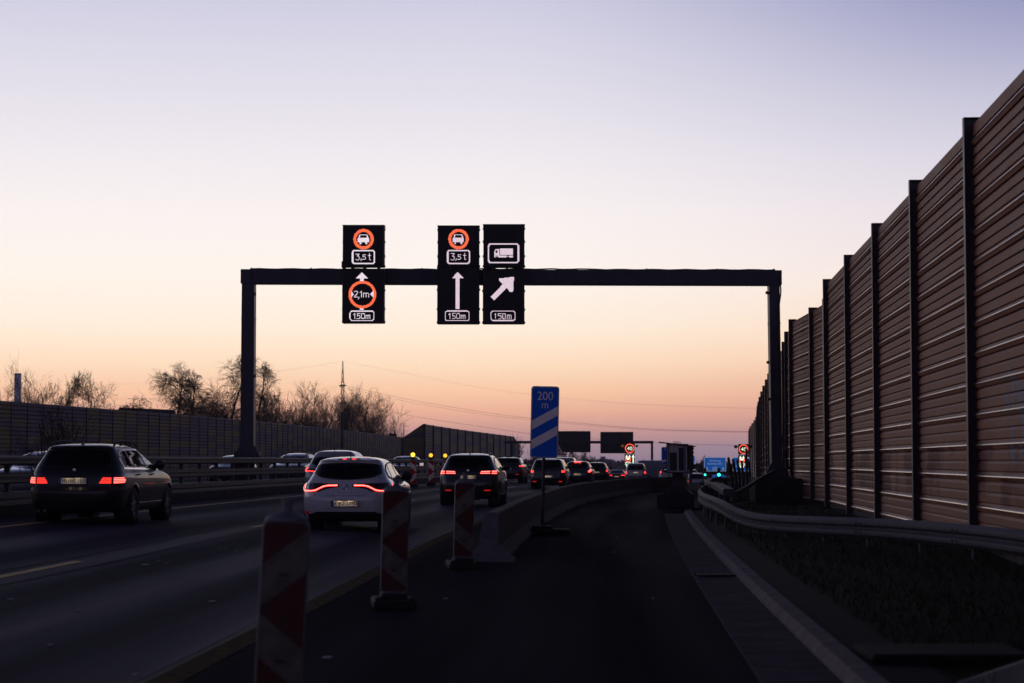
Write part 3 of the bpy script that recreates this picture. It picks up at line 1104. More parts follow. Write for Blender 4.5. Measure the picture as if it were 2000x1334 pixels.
# ------------------------------------------------------------------ LED matrix signs
def raster(cell, w, h, shapes):
    """shapes: list of (kind, args, colour index) in panel metres from the panel's top left; returns {colour: [(cx, cz)]}"""
    nx, nz = int(round(w / cell)), int(round(h / cell))
    gx_ = (np.arange(nx) + .5) * cell
    gz_ = (np.arange(nz) + .5) * cell
    X, Z = np.meshgrid(gx_, gz_)
    C = -np.ones(X.shape, int)

    def seg_d(ax, az, bx_, bz):
        vx, vz_ = bx_ - ax, bz - az
        l2 = vx * vx + vz_ * vz_ + 1e-12
        t = np.clip(((X - ax) * vx + (Z - az) * vz_) / l2, 0, 1)
        return np.hypot(X - ax - t * vx, Z - az - t * vz_)
    for kind, a, col in shapes:
        if kind == 'ring':
            cx_, cz_, r0, r1 = a
            rr = np.hypot(X - cx_, Z - cz_)
            M = (rr >= r0) & (rr <= r1)
        elif kind == 'rect':
            M = (X >= a[0]) & (X <= a[2]) & (Z >= a[1]) & (Z <= a[3])
        elif kind == 'rrect':
            x0_, z0_, x1_, z1_, r, t = a
            qx = np.abs(X - (x0_ + x1_) / 2) - (x1_ - x0_) / 2 + r
            qz = np.abs(Z - (z0_ + z1_) / 2) - (z1_ - z0_) / 2 + r
            sdf = np.hypot(np.maximum(qx, 0), np.maximum(qz, 0)) + np.minimum(np.maximum(qx, qz), 0) - r
            M = (sdf <= 0) & (sdf >= -t)
        elif kind == 'poly':
            M = np.zeros(X.shape, bool)
            P = a
            for i in range(len(P)):
                (xi, zi), (xj, zj) = P[i], P[i - 1]
                c = ((zi > Z) != (zj > Z)) & (X < (xj - xi) * (Z - zi) / ((zj - zi) or 1e-9) + xi)
                M ^= c
        elif kind == 'line':
            pts, t = a
            M = np.zeros(X.shape, bool)
            for p, q in zip(pts, pts[1:]):
                M |= seg_d(p[0], p[1], q[0], q[1]) <= t
        C[M] = col
    return C, X, Z


GLY = {  # strokes in a unit box, y down
    '0': [[(.2, 0), (.8, 0), (1, .15), (1, .85), (.8, 1), (.2, 1), (0, .85), (0, .15), (.2, 0)]],
    '1': [[(.15, .2), (.6, 0), (.6, 1)]],
    '2': [[(0, .18), (.2, 0), (.8, 0), (1, .18), (1, .38), (0, 1), (1, 1)]],
    '3': [[(0, 0), (1, 0), (.45, .4), (.8, .42), (1, .6), (1, .85), (.8, 1), (.2, 1), (0, .88)]],
    '5': [[(1, 0), (.05, 0), (.05, .45), (.75, .42), (1, .6), (1, .85), (.75, 1), (0, 1)]],
    't': [[(.4, -.1), (.4, .85), (.55, 1), (1, 1)], [(0, .22), (1, .22)]],
    'm': [[(0, 1), (0, .3)], [(0, .4), (.2, .3), (.5, .36), (.5, 1)], [(.5, .4), (.75, .3), (1, .42), (1, 1)]],
    ',': [[(.6, .85), (.6, 1.05), (.2, 1.3)]],
}


def word(shapes, items, t, col, nm='lit_text'):
    """items: (char, x0, z0, x1, z1)"""
    for ch, x0_, z0_, x1_, z1_ in items:
        for st in GLY[ch]:
            shapes.append(('line', ([(x0_ + (x1_ - x0_) * a, z0_ + (z1_ - z0_) * c) for a, c in st], t), col, nm))


def led_cabinet(label, px0, py0, px1, py1, d, shapes, cols, crop):
    """cabinet seen between the photo pixels; shapes given in enlarged-photo pixels (scale 4.878, origin 640,420)"""
    A, B = at(px0, py0, d), at(px1, py1, d)
    w, h = B.x - A.x, A.z - B.z
    c = Vector(((A.x + B.x) / 2, d, B.z))
    root = thing("led_sign", label, "electronic sign", c, 0, "electronic lane signs on the gantry")
    b = MB()
    b.bbox((0, .25, h / 2), (w, .5, h), .012)
    b.build("cabinet", M_black, root)
    b = MB()
    for s in (-1, 1):
        for zf in (.03, .27, .62, .93):
            b.bbox((s * (w / 2 + .012), .30, h * zf), (.03, .06, .07), .005)
    b.build("hinge", M_steel_dark, root)
    b = MB()
    b.box((0, .30, h + .012), (w + .03, .62, .02))
    b.box((0, -.006, .008), (w, .012, .016))
    b.build("rain_hood", M_black, root)
    ox, oz = 640 + crop[0] / 4.878, 420 + crop[1] / 4.878
    m = w / (px1 - px0)
    cell = w / 64
    ss = []

    def tx(v):
        return (v - crop[0]) / 4.878 * m

    def tz(v):
        return (v - crop[1]) / 4.878 * m
    keys = []
    for sh in shapes:
        kind, a, col = sh[:3]
        nm = sh[3] if len(sh) > 3 else {'ring': 'lit_ring', 'rrect': 'lit_frame', 'line': 'lit_text'}.get(kind, 'lit_symbol')
        if col >= 0:
            if (nm, col) not in keys: keys.append((nm, col))
            col = keys.index((nm, col))
        sc = m / 4.878
        if kind == 'ring':
            a = (tx(a[0]), tz(a[1]), a[2] * sc, a[3] * sc)
        elif kind == 'rect':
            a = (tx(a[0]), tz(a[1]), tx(a[2]), tz(a[3]))
        elif kind == 'rrect':
            a = (tx(a[0]), tz(a[1]), tx(a[2]), tz(a[3]), a[4] * sc, a[5] * sc)
        elif kind == 'poly':
            a = [(tx(p), tz(q)) for p, q in a]
        else:
            a = ([(tx(p), tz(q)) for p, q in a[0]], a[1] * sc)
        ss.append((kind, a, col))
    C, X, Z = raster(cell, w, h, ss)
    for col in sorted(set(C[C >= 0].tolist())):
        b = MB()
        q = cell * .43
        for iz, ix in zip(*np.where(C == col)):
            x, z = X[iz, ix] - w / 2, h - Z[iz, ix]
            b.add([(x - q, -.006, z - q), (x + q, -.006, z - q), (x + q, -.006, z + q), (x - q, -.006, z + q)], [(0, 1, 2, 3)])
        b.build(keys[col][0], cols[keys[col][1]], root)
    return root


def car_ban(cx_, dx):
    s = [('ring', (cx_, 230, 69, 97), 1)]
    o = cx_ - 342
    s += [('rect', (287 + o, 222, 393 + o, 258), 0), ('poly', [(302 + o, 185), (378 + o, 185), (390 + o, 224), (290 + o, 224)], 0),
          ('poly', [(312 + o, 194), (368 + o, 194), (374 + o, 214), (306 + o, 214)], -1),
          ('rect', (302 + o, 256, 319 + o, 276), 0), ('rect', (361 + o, 256, 378 + o, 276), 0)]
    s += [('rrect', (232 + o, 332, 452 + o, 468, 26, 14), 0)]
    word(s, [('3', 268 + o, 370, 303 + o, 428), (',', 312 + o, 380, 326 + o, 424), ('5', 334 + o, 379, 362 + o, 423), ('t', 388 + o, 372, 414 + o, 426)], 3.1, 0)
    return s


def dist_box(s, x0_, x1_, z0_, z1_):
    s.append(('rrect', (x0_, z0_, x1_, z1_, 28, 9), 0, 'lit_distance_frame'))
    c = (x0_ + x1_) / 2
    word(s, [('1', c - 82, z0_ + 28, c - 60, z1_ - 23), ('5', c - 46, z0_ + 28, c - 18, z1_ - 23), ('0', c - 4, z0_ + 28, c + 24, z1_ - 23), ('m', c + 40, z0_ + 28, c + 78, z1_ - 23)], 3.1, 0, 'lit_distance')


GD = 65.2
led_cabinet("upper electronic sign with red ringed car and 3,5 t, over the 2,1m sign", 669.5, 440.5, 750, 520.5, GD, car_ban(342, 0), [M_led_white, M_led_ring], (144, 100))
s = [('rect', (307, 597, 349, 900), 0), ('poly', [(328, 543), (386, 600), (270, 600)], 0), ('ring', (333, 753, 0, 131), -1), ('ring', (333, 753, 105, 131), 1),
     ('poly', [(230, 722), (230, 780), (252, 751)], 0, 'lit_left_mark'), ('poly', [(437, 712), (437, 784), (408, 750)], 0, 'lit_right_mark')]
word(s, [('2', 254, 720, 286, 778), (',', 290, 742, 306, 784), ('1', 310, 722, 332, 778), ('m', 344, 722, 394, 778)], 3.1, 0)
dist_box(s, 212, 447, 905, 1004)
led_cabinet("lower electronic sign with red ring reading 2,1m and an arrow through it", 668.5, 526, 750, 630.5, GD, s, [M_led_white, M_led_ring], (141, 513))
led_cabinet("upper electronic sign with red ringed car and 3,5 t, beside the lorry sign", 855, 441.5, 936, 520.5, GD, car_ban(1248, 906), [M_led_pink, M_led_ring], (1050, 105))
s = [('rect', (1218, 600, 1258, 894), 0), ('poly', [(1238, 545), (1296, 604), (1180, 604)], 0)]
dist_box(s, 1116, 1353, 911, 1011)
led_cabinet("lower electronic sign with one straight upright white arrow over 150m", 854, 523, 936, 632, GD, s, [M_led_pink, M_led_ring], (1044, 502))
s = [('rrect', (1527, 268, 1826, 464, 34, 15), 0), ('rect', (1643, 321, 1766, 382), 0, 'lit_lorry_body'), ('rect', (1592, 387, 1766, 404), 0, 'lit_chassis'), ('poly', [(1600, 328), (1637, 328), (1637, 404), (1586, 404), (1586, 356)], 0, 'lit_cab'),
     ('poly', [(1604, 340), (1622, 340), (1622, 362), (1597, 362)], -1), ('ring', (1612, 398, 0, 12), -1), ('ring', (1718, 398, 0, 12), -1), ('ring', (1612, 398, 0, 5), 0, 'lit_wheel'), ('ring', (1718, 398, 0, 5), 0, 'lit_wheel')]
led_cabinet("upper electronic sign showing a white lorry inside a rounded frame", 944, 439, 1024.5, 521, GD, s, [M_led_pink, M_led_ring], (1484, 93))
s = [('poly', [(1552, 782), (1587, 815), (1704, 695), (1738, 734), (1766, 730), (1776, 588), (1634, 606), (1636, 628), (1668, 660)], 0)]
dist_box(s, 1552, 1790, 911, 1011)
led_cabinet("lower electronic sign with a slanting white arrow pointing up right over 150m", 943, 527, 1024.5, 632, GD, s, [M_led_pink, M_led_ring], (1478, 522))

# ------------------------------------------------------------------ the gantry
gd = 66.4
ga = thing("sign_gantry", "dark steel portal gantry spanning the road and carrying the lit signs", "gantry", (0, gd, 0))
pL, pR = at(472, 527, gd), at(1525, 529, gd)
zL0, zL1 = at(472, 554.5, gd).z, at(472, 527, gd).z
zR0, zR1 = at(1525, 557.5, gd).z, at(1525, 529, gd).z
xl, xr = pL.x, pR.x
b = MB()
n = 12
for k in range(n):
    t0, t1 = k / n, (k + 1) / n
    xa, xb = xl + (xr - xl) * t0 + (0 if k == 0 else .004), xl + (xr - xl) * t1
    za0, za1 = zL0 + (zR0 - zL0) * t0, zL1 + (zR1 - zL1) * t0
    zb0, zb1 = zL0 + (zR0 - zL0) * t1, zL1 + (zR1 - zL1) * t1
    b.add([(xa, -.25, za0), (xb, -.25, zb0), (xb, .35, zb0), (xa, .35, za0), (xa, -.25, za1), (xb, -.25, zb1), (xb, .35, zb1), (xa, .35, za1)],
          [(3, 2, 1, 0), (4, 5, 6, 7), (0, 1, 5, 4), (1, 2, 6, 5), (2, 3, 7, 6), (3, 0, 4, 7)])
b.build("beam", M_gantry, ga)
b = MB()
for t in (.02, .13, .335, .46, .62, .75, .88, .985):
    x = xl + (xr - xl) * t
    z0_, z1_ = zL0 + (zR0 - zL0) * t, zL1 + (zR1 - zL1) * t
    b.bbox((x, .05, z1_ + .02), (.06, .66, .05), .008)
    b.bbox((x, -.262, (z0_ + z1_) / 2), (.05, .02, z1_ - z0_ - .02), .004)
b.build("flange", M_gantry, ga)
# sign brackets between the two cabinets of each column
b = MB()
for px in (675, 692, 715, 742, 862, 880, 905, 930, 950, 966, 990, 1018):
    x = at(px, 523, gd).x
    b.box((x, -.7, at(px, 523, gd).z), (.07, 1.0, .2))
b.build("sign_bracket", M_steel_dark, ga)


def column(pxc, wpx_top, wpx_bot, z_top, z_ground, flare_top_px, base_px, block):
    x = at(pxc[0], 700, gd).x
    xb = at(pxc[1], 880, gd).x
    wt, wb = wpx_top / F * gd, wpx_bot / F * gd
    b = MB()
    zb = at(pxc[1], base_px, gd).z
    rows = []
    for z, xx, w in ((z_top, x, wt), ((z_top + zb) / 2, (x + xb) / 2, (wt + wb) / 2), (zb, xb, wb)):
        rows.append([(xx - w / 2, -.22, z), (xx + w / 2, -.22, z), (xx + w / 2, .3, z), (xx - w / 2, .3, z)])
    b.grid(rows, closed=True)
    b.f.append((3, 2, 1, 0))
    b.build("column", M_gantry, ga)
    for zz in (.3, .55, .8):
        z = zb + (z_top - zb) * zz
        xx = xb + (x - xb) * zz
        MB().box((xx, .04, z), (wt + .03, .55, .025)).build("weld_seam", M_gantry, ga)
    # flared foot with stiffening ribs and foot plate
    b = MB()
    zf = at(pxc[1], flare_top_px, gd).z
    for y in (-.21, -.02, .17):
        b.prism([(xb - wb / 2, y, zf), (xb + wb / 2, y, zf), (xb + wb / 2 + .24, y, zb + .06), (xb - wb / 2 - .24, y, zb + .06)], (0, 0, 0), (0, .03, 0))
    for k in range(7):
        b.box((xb - wb / 2 - .18 + k * (wb + .36) / 6, .0, zb + .15), (.025, .5, .18))
    b.bbox((xb, .02, zb + .03), (wb + .62, .95, .06), .008)
    b.build("foot_flare", M_gantry, ga)
    if block:
        z0_ = z_ground - .1
        b = MB()
        b.bbox((xb + block[1], .1, (zb + z0_) / 2), (block[0], block[2], zb - z0_), .03)
        b.build("concrete_footing", M_conc_dark, ga)


zbeamL, zbeamR = zL0 + .01, zR0 + .01
column((485, 483.5), 24.5, 26, zbeamL, .3, 870, 897, (.62, -.12, .7))
column((1512, 1516), 20.5, 21, zbeamR, .1, 903, 934, (1.58, 0.0, 1.5))
b = MB()
prev = None
cab = []
for k in range(60):
    t = k / 59
    x = xl + .3 + (xr - xl - .5) * t
    z = zL1 + (zR1 - zL1) * t + .022 + .01 * math.sin(k * 1.7) + (.02 if 22 < k < 40 else 0) * abs(math.sin(k * .9))
    cab.append((x, -.1, z))
b.tube(cab, .022, 6)
xx = xr - .02
b.tube(catmull([(xx - .1, -.28, zR0 + .3), (xx - .02, -.26, zR0 - .2), (xx - .1, -.26, zR0 - 1), (xx - .08, -.26, zR0 - 3), (xx - .06, -.26, 2.6), (xx + .06, -.26, 1.7), (xx + .3, -.2, .95), (xx + .35, -.2, .4)], 6), .024, 6)
b.build("cable", M_blkplastic, ga)
b = MB()
for px, py in ((1496, 572), (1499, 573), (1498, 708), (1500, 780), (497, 575), (497, 735)):
    p = at(px, py, gd)
    b.bbox((p.x + .02, -.1, p.z), (.09, .1, .09), .01)
b.build("junction_box", M_blkplastic, ga)

# ------------------------------------------------------------------ guide beacons


def beacon(label, p, rz, lean, yaw_mat, group, lamp=None, handle=True, base=True, z0=.15):
    """p: ground point; lean: (forward, sideways) radians"""
    root = thing("guide_beacon", label, "beacon", p, rz, group)
    root.rotation_euler = (lean[0], lean[1], rz)
    w, h = .265, 1.0
    # moulded plastic body with rounded outline, hollow-looking rim
    b = MB()
    ol = []
    r = .035
    for cx_, cz_, a0 in ((w / 2 - r, z0 + h - r, 0), (-w / 2 + r, z0 + h - r, 90), (-w / 2 + r, z0 + r, 180), (w / 2 - r, z0 + r, 270)):
        for k in range(5):
            a = R(a0 + k * 22.5)
            ol.append((cx_ + r * math.cos(a), 0, cz_ + r * math.sin(a)))
    rows = [[(x * s, y, (z - z0 - h / 2) * s2 + z0 + h / 2) for x, _, z in ol] for y, s, s2 in ((-.02, 1, 1), (-.028, .985, .996), (.03, 1.0, 1.0), (.05, .9, .97))]
    b.grid([rows[1], rows[0], rows[2], rows[3]], closed=True)
    n = len(ol)
    b.f.append(tuple(range(n))); b.f.append(tuple(range(3 * n, 4 * n))[::-1])
    # shoulder and neck
    if handle:
        b.lathe([(.125, z0 + h - .005), (.115, z0 + h + .02), (.075, z0 + h + .035), (.036, z0 + h + .05), (.026, z0 + h + .065), (.026, z0 + h + .085), (.034, z0 + h + .09), (.034, z0 + h + .125), (.03, z0 + h + .13), (.001, z0 + h + .13)], (0, .005, 0), 16, M=Matrix.Diagonal((1, .28, 1)) @ Matrix.Identity(3) if False else Matrix.Diagonal((1, .42, 1)))
    b.bbox((0, .005, z0 - .03), (.16, .05, .12), .01)
    b.build("body", M_beaconbody, root, smooth=False)
    # sheeting panel: own origin at its middle
    b = MB()
    pl_ = [(x * .93, -.0305, (z - z0 - h / 2) * .975) for x, _, z in ol]
    b.prism(pl_, (0, 0, 0), (0, .002, 0))
    b.build("striped_panel", yaw_mat, root, loc=(0, 0, z0 + h / 2))
    for zz in (.22, .46, .70, .9):
        MB().bbox((0, -.033, z0 + h * zz), (.05, .006, .012), .002).build("slot", M_blkplastic, root)
    if base:
        b = MB()
        b.bbox((0, .02, .045), (.42, .78, .09), .03)
        b.bbox((0, .02, .115), (.26, .46, .06), .025)
        for s in (-1, 1):
            b.bbox((s * .16, -.3, .10), (.06, .12, .05), .015)
        b.build("foot_plate", M_rubber, root)
    if lamp is not None:
        b = MB()
        b.bbox((0, 0, z0 + h + .11), (.17, .11, .14), .02)
        b.lathe([(.10, -.055), (.105, -.04), (.105, .04), (.10, .055)], (0, 0, z0 + h + .26), 18, axis='y')
        lm = b.build("lamp", M_blkplastic, root)
        b = MB()
        b.lathe([(.092, 0), (.088, -.03), (.06, -.05), (.001, -.058)], (0, -.055, z0 + h + .26), 18, axis='y')
        b.build("lens", lamp, lm, smooth=True)
    return root


for px, py, d, lean, lab in ((768, 1188, 19.7, (0.0, R(1.2)), "striped guide beacon with worn chevrons standing in front of the white hatchback's tail"),
                             (904, 1108, 26.8, (0.02, R(1.2)), "striped guide beacon in front of the black high-roofed car, beside the pale barrier end"),
                             (540, 1403, 11.2, (0.0, R(2.6)), "closest and largest striped guide beacon, cut off by the lower picture edge")):
    p = at(px, py, d)
    p.z = zroad(p.x, d) + .004
    beacon(lab, p, R(6), lean, M_chev, "guide beacons along the closed lane", None, z0=.11 if d < 12 else .15)
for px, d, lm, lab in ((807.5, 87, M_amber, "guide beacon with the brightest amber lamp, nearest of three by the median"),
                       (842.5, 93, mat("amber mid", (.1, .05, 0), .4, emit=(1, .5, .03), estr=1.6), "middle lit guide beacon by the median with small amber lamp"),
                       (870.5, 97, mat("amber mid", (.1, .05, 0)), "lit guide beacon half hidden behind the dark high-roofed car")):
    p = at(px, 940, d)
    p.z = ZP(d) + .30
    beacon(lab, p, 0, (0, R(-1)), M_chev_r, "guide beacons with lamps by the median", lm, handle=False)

# ------------------------------------------------------------------ distance boards


def distance_board(label, p, w, h, zc_, tilt, txt, nbars, rz=0.0, post=True, base=True, dots=None):
    root = thing("distance_board", label, "road sign", p, rz)
    root.rotation_euler = (0, tilt, rz)
    r = w * .11

    def rr(w_, h_, r_):
        ol = []
        for cx_, cz_, a0 in ((w_ / 2 - r_, h_ / 2 - r_, 0), (-w_ / 2 + r_, h_ / 2 - r_, 90), (-w_ / 2 + r_, -h_ / 2 + r_, 180), (w_ / 2 - r_, -h_ / 2 + r_, 270)):
            for k in range(6):
                a = R(a0 + k * 18)
                ol.append((cx_ + r_ * math.cos(a), 0, zc_ + cz_ + r_ * math.sin(a)))
        return ol
    MB().prism(rr(w, h, r), (0, -.02, 0), (0, .04, 0)).build("back_plate", M_signback, root)
    pn = MB().prism(rr(w * .965, h * .985, r * .9), (0, -.026, 0), (0, .005, 0)).build("board", M_signwhite, root)
    MB().prism(rr(w * .93, h * .97, r * .8), (0, -.031, 0), (0, .004, 0)).build("blue_field", M_blue, pn)
    b = MB()
    ww = w * .915
    for k in range(nbars):
        z = zc_ - h / 2 + h * (.12 + .27 * k)
        sl_ = h * .205
        th = h * .128
        b.prism([(-ww / 2, -.036, z), (ww / 2, -.036, z + sl_), (ww / 2, -.036, z + sl_ + th), (-ww / 2, -.036, z + th)], (0, 0, 0), (0, .004, 0))
    b.build("stripe", M_signwhite, root)
    b = MB()
    text(b, txt, (0, -.0365, zc_ + h * .365), w=w * .56, h=h * .118)
    text(b, "m", (0, -.0365, zc_ + h * .228), w=w * .22, h=h * .066)
    b.build("lettering", M_signwhite, root)
    if post:
        MB().tube([(0, .05, 0.02), (0, .05, zc_ + h * .45)], .032, 10).build("post", M_steel_dark, root)
    if base:
        b = MB()
        b.bbox((.15, .1, .07), (1.3, .75, .13), .03)
        b.bbox((-.05, .1, .16), (.5, .5, .06), .02)
        b.build("foot_plate", M_rubber, root)
    return root


d = 38.8
p = at(1059, 1040, d); p.z = .004
A, B = at(1036, 755, d), at(1092, 895, d)
bd200 = distance_board("blue board reading 200 m with two white slanting bars on a dark post", p, .545, 1.40, (A.z + B.z) / 2, R(1.3), "200", 2, base=False)
fo = MB(); fo.bbox((.12, .06, .07), (.84, .62, .13), .03); fo.bbox((.0, .06, .16), (.4, .42, .06), .02)
fo.build("foot_plate", M_rubber, bd200)
d = 138
p = at(1307, 950, d); p.z = ZP(d)
A, B = at(1292, 873, d), at(1322, 907.5, d)
distance_board("blue board reading 100 m with one white bar, partly behind the roofed cabinet", p, B.x - A.x, A.z - B.z, (A.z + B.z) / 2 - p.z, 0, "100", 1)

# ------------------------------------------------------------------ roofed cabinet on a pedestal
d = 61
p = at(1320, 990, d)
zg = ZP(d) + .004
cb = thing("roadside_cabinet", "grey louvred metal cabinet under a tilted roof, on a pedestal and concrete block", "cabinet", (p.x, d, zg), R(-7))
u = d / F


def zz_(y):
    return at(1320, y, d).z - zg


b = MB().bbox((0, 0, zz_(965) / 2), (70 * u, 1.0, zz_(965)), .02)
b.build("concrete_block", M_conc_dark, cb)
b = MB()
rows = []
for y, hw in ((964.5, 29), (961, 25), (954, 17), (947, 12.5), (938, 10.5), (922, 10)):
    w_ = hw * u
    rows.append([(x + 4 * u, q, zz_(y)) for x, q in ((-w_, -w_), (w_, -w_), (w_, w_), (-w_, w_))])
b.grid(rows, closed=True)
for k in range(4):
    a = k * math.pi / 2 + .78
    b.prism([(math.cos(a) * .2, math.sin(a) * .2, zz_(946)), (math.cos(a) * .5, math.sin(a) * .5, zz_(963)), (math.cos(a) * .2, math.sin(a) * .2, zz_(963))], (4 * u, 0, 0), (-math.sin(a) * .03, math.cos(a) * .03, 0))
b.build("pedestal", M_steel_dark, cb)
M_cab = mat("cabinet sheet metal", (0.42, 0.42, 0.46), 0.45, 0.3, noise=.15, scale=3)
wz0, wz1 = zz_(922), zz_(867)
b = MB()
b.bbox((4 * u, 0, (wz0 + wz1) / 2), (41 * u, .78, wz1 - wz0), .015)
body = b.build("housing", M_cab, cb)
for x0_, x1_, y0_, y1_, nm in ((-10, 3.5, 919, 884, 0), (7, 17, 919, 875, 1)):
    b = MB()
    b.box(((x0_ + x1_) / 2 * u, -.392, (zz_(y0_) + zz_(y1_)) / 2), ((x1_ - x0_) * u, .012, zz_(y1_) - zz_(y0_)))
    lv = b.build("louvre_panel", M_blkplastic, cb)
    b = MB()
    for k in range(5):
        b.bbox(((x0_ + (x1_ - x0_) * (k + .5) / 5) * u, -.404, (zz_(y0_) + zz_(y1_)) / 2), (.018, .014, zz_(y1_) - zz_(y0_) - .03), .004)
    b.build("louvre_rib", M_steel_dark, lv)
b = MB()
for x_ in (-16, -12, 19, 24):
    b.bbox((x_ * u, -.396, (wz0 + wz1) / 2), (.03, .02, wz1 - wz0 - .02), .004)
b.bbox((4 * u, -.43, wz0 - .012), (44 * u, .95, .03), .006)
b.build("trim", M_galv, cb)
b = MB()
b.bbox((25 * u + .07, -.02, (wz0 + wz1) / 2 + .01), (.14, .7, wz1 - wz0 - .1), .02)
for k in range(6):
    b.bbox((25 * u + .15, -.02, wz0 + .12 + k * .12), (.03, .5, .05), .01)
b.build("side_vent", mat("rusty brown sheet", (0.06, 0.04, 0.03), .7, noise=.4, scale=8), cb)
b = MB()
A0, A1 = zz_(865), zz_(873)
b.add([(-31 * u, -.55, A0), (38 * u, -.55, A1), (38 * u, .55, A1), (-31 * u, .55, A0), (-31 * u, -.55, A0 + .035), (38 * u, -.55, A1 + .035), (38 * u, .55, A1 + .035), (-31 * u, .55, A0 + .035)],
      [(3, 2, 1, 0), (4, 5, 6, 7), (0, 1, 5, 4), (1, 2, 6, 5), (2, 3, 7, 6), (3, 0, 4, 7)])
b.build("roof", M_steel_dark, cb)
b = MB()
for k in range(4):
    c = Vector((((-1) + k * 3.6) * u, -.45, A0 + (A1 - A0) * (.5 + (-1 + k * 3.6) / 72) + .035 + .035))
    ring = [c + Vector((.032 * math.cos(a), 0, .032 * math.sin(a))) for a in np.linspace(0, 2 * math.pi, 13)]
    b.tube(ring, .008, 5, caps=False)
b.build("lifting_eye", M_steel_dark, cb)
b = MB()
b.tube(catmull([(.45, -.3, zz_(955)), (.62, -.35, zz_(962)), (.78, -.3, zz_(966)), (.95, -.2, .25), (1.1, 0, .02)], 6), .03, 6)
b.build("cable", M_blkplastic, cb)

# delineator post, leaning rods, hoses
d = 58
p = at(1371, 962, d)
dp = thing("delineator_post", "small black and white delineator post between cabinet and guard rail", "delineator", (p.x, d, .05))
MB().prism([(-.06, -.05, 0), (.06, -.05, 0), (.0, .06, 0)], (0, 0, 0), (0, 0, .78)).build("body", M_blkplastic, dp)
MB().bbox((.0, -.056, .55), (.07, .008, .28), .003).build("white_band", M_white, dp)
rods = [(1423, 897, 1434, 958, 62), (1432, 900, 1441, 955, 64), (1440.5, 901, 1447, 953, 66), (1449, 903, 1452.5, 951, 68), (1458, 880, 1459, 950, 70), (1463, 903, 1467, 948, 72)]
for i, (xa, ya, xb, yb, d) in enumerate(rods):
    A, B = at(xa, ya, d), at(xb, yb, d + .3)
    rd = thing("marker_rod", ["tallest upright dark rod, in front of the right 40 sign", "thin dark rod leaning left in the row behind the box-beam rail"][0 if i == 4 else 1], "rod", (B.x, B.y, B.z), 0, "thin leaning rods behind the rail")
    V = A - B
    MB().tube([(0, 0, -.4), V * .5, V], [.05, .045, .04], 8).build("shaft", M_steel_dark, rd)
    MB().tube([V, V + V.normalized() * .06], [.048, .03], 8).build("cap", M_blkplastic, rd)
d = 60
hz = [at(1386, 947, d), at(1390, 940, d), at(1398, 935.8, d), at(1407, 934.8, d), at(1414, 938, d), at(1420, 947, d), at(1424, 962, d)]
tag(MB().tube(catmull(hz, 8), .055, 10).build("hose", M_blkplastic), "black hose arching over the end of the box-beam rail", "hose")
hz = [at(1512, 921, 65), at(1497, 929, 64.6), at(1480, 938, 64), at(1462, 950, 63), at(1447, 958, 62), at(1430, 966, 61)]
tag(MB().tube(catmull(hz, 8), .06, 8).build("hose", M_blkplastic), "black hose running down from the gantry foot to the rods", "hose")

# ------------------------------------------------------------------ far gantries, boards and signals


def sign_board(label, px0, py0, px1, py1, d, draw, back=False, posts=None, group=None, ground=None):
    A, B = at(px0, py0, d), at(px1, py1, d)
    w, h = B.x - A.x, A.z - B.z
    root = thing("road_sign" if not back else "overhead_board", label, "road sign", ((A.x + B.x) / 2, d, (A.z + B.z) / 2), 0, group)
    if back:
        b = MB()
        b.bbox((0, 0, 0), (w, .08, h), .03)
        b.build("board", M_signback, root)
        b = MB()
        for k in range(5):
            b.box((-w / 2 + w * (k + .5) / 5, -.07, 0), (.07, .06, h * .98))
        b.box((0, -.09, .02 * h), (w * .99, .08, .16))
        b.build("stiffener", M_steel_dark, root)
    else:
        b = MB(); b.bbox((0, 0, 0), (w, .1, h), .02); pn = b.build("board", M_white_lit, root)
        b = MB(); b.bbox((0, -.06, 0), (w - .14, .03, h - .14), .01); b.build("blue_field", M_blue_lit, pn)
        b = MB(); draw(b, w, h); b.build("lettering", M_white_lit, root)
    for px in (posts or []):
        x = at(px, 900, d).x - root.location.x
        g = ZP(d) - root.location.z - .2
        MB().tube([(x, .15, g), (x, .15, h / 2 - .1)], .12, 8).build("post", M_steel_dark, root)
    return root


sign_board("back of the left overhead board on the far gantry, beside the blue distance board", 1090, 842, 1153.5, 883.5, 236, None, True)
sign_board("back of the right overhead board on the far gantry, above the 40 sign", 1172.5, 843.5, 1237, 885.5, 236, None, True)
fg = thing("sign_gantry", "thin far gantry holding two dark board backs", "gantry", (0, 237, 0))
A, B = at(985, 861.5, 237), at(1276, 866, 237)
b = MB(); b.bbox(((A.x + B.x) / 2, 0, (A.z + B.z) / 2), (B.x - A.x, .4, .32), .03); b.build("beam", M_gantry, fg)
for px in (1273.5,):
    x = at(px, 900, 237).x
    zg2 = ZP(237) - .5
    zt = (A.z + B.z) / 2 - .16
    b = MB(); b.bbox((x, 0, (zt + zg2) / 2), (.26, .35, zt - zg2), .03); b.build("column", M_gantry, fg)
x = at(1000, 900, 237).x
b = MB(); b.bbox((x, 0, (zt + zg2) / 2), (.26, .35, zt - zg2), .03); b.build("column", M_gantry, fg)


def arrow_up(b, x, z, s):
    b.prism([(x - s * .28, -.085, z - s), (x + s * .28, -.085, z - s), (x + s * .28, -.085, z), (x + s, -.085, z - .15 * s), (x, -.085, z + s), (x - s, -.085, z - .15 * s), (x - s * .28, -.085, z)], (0, 0, 0), (0, .01, 0))


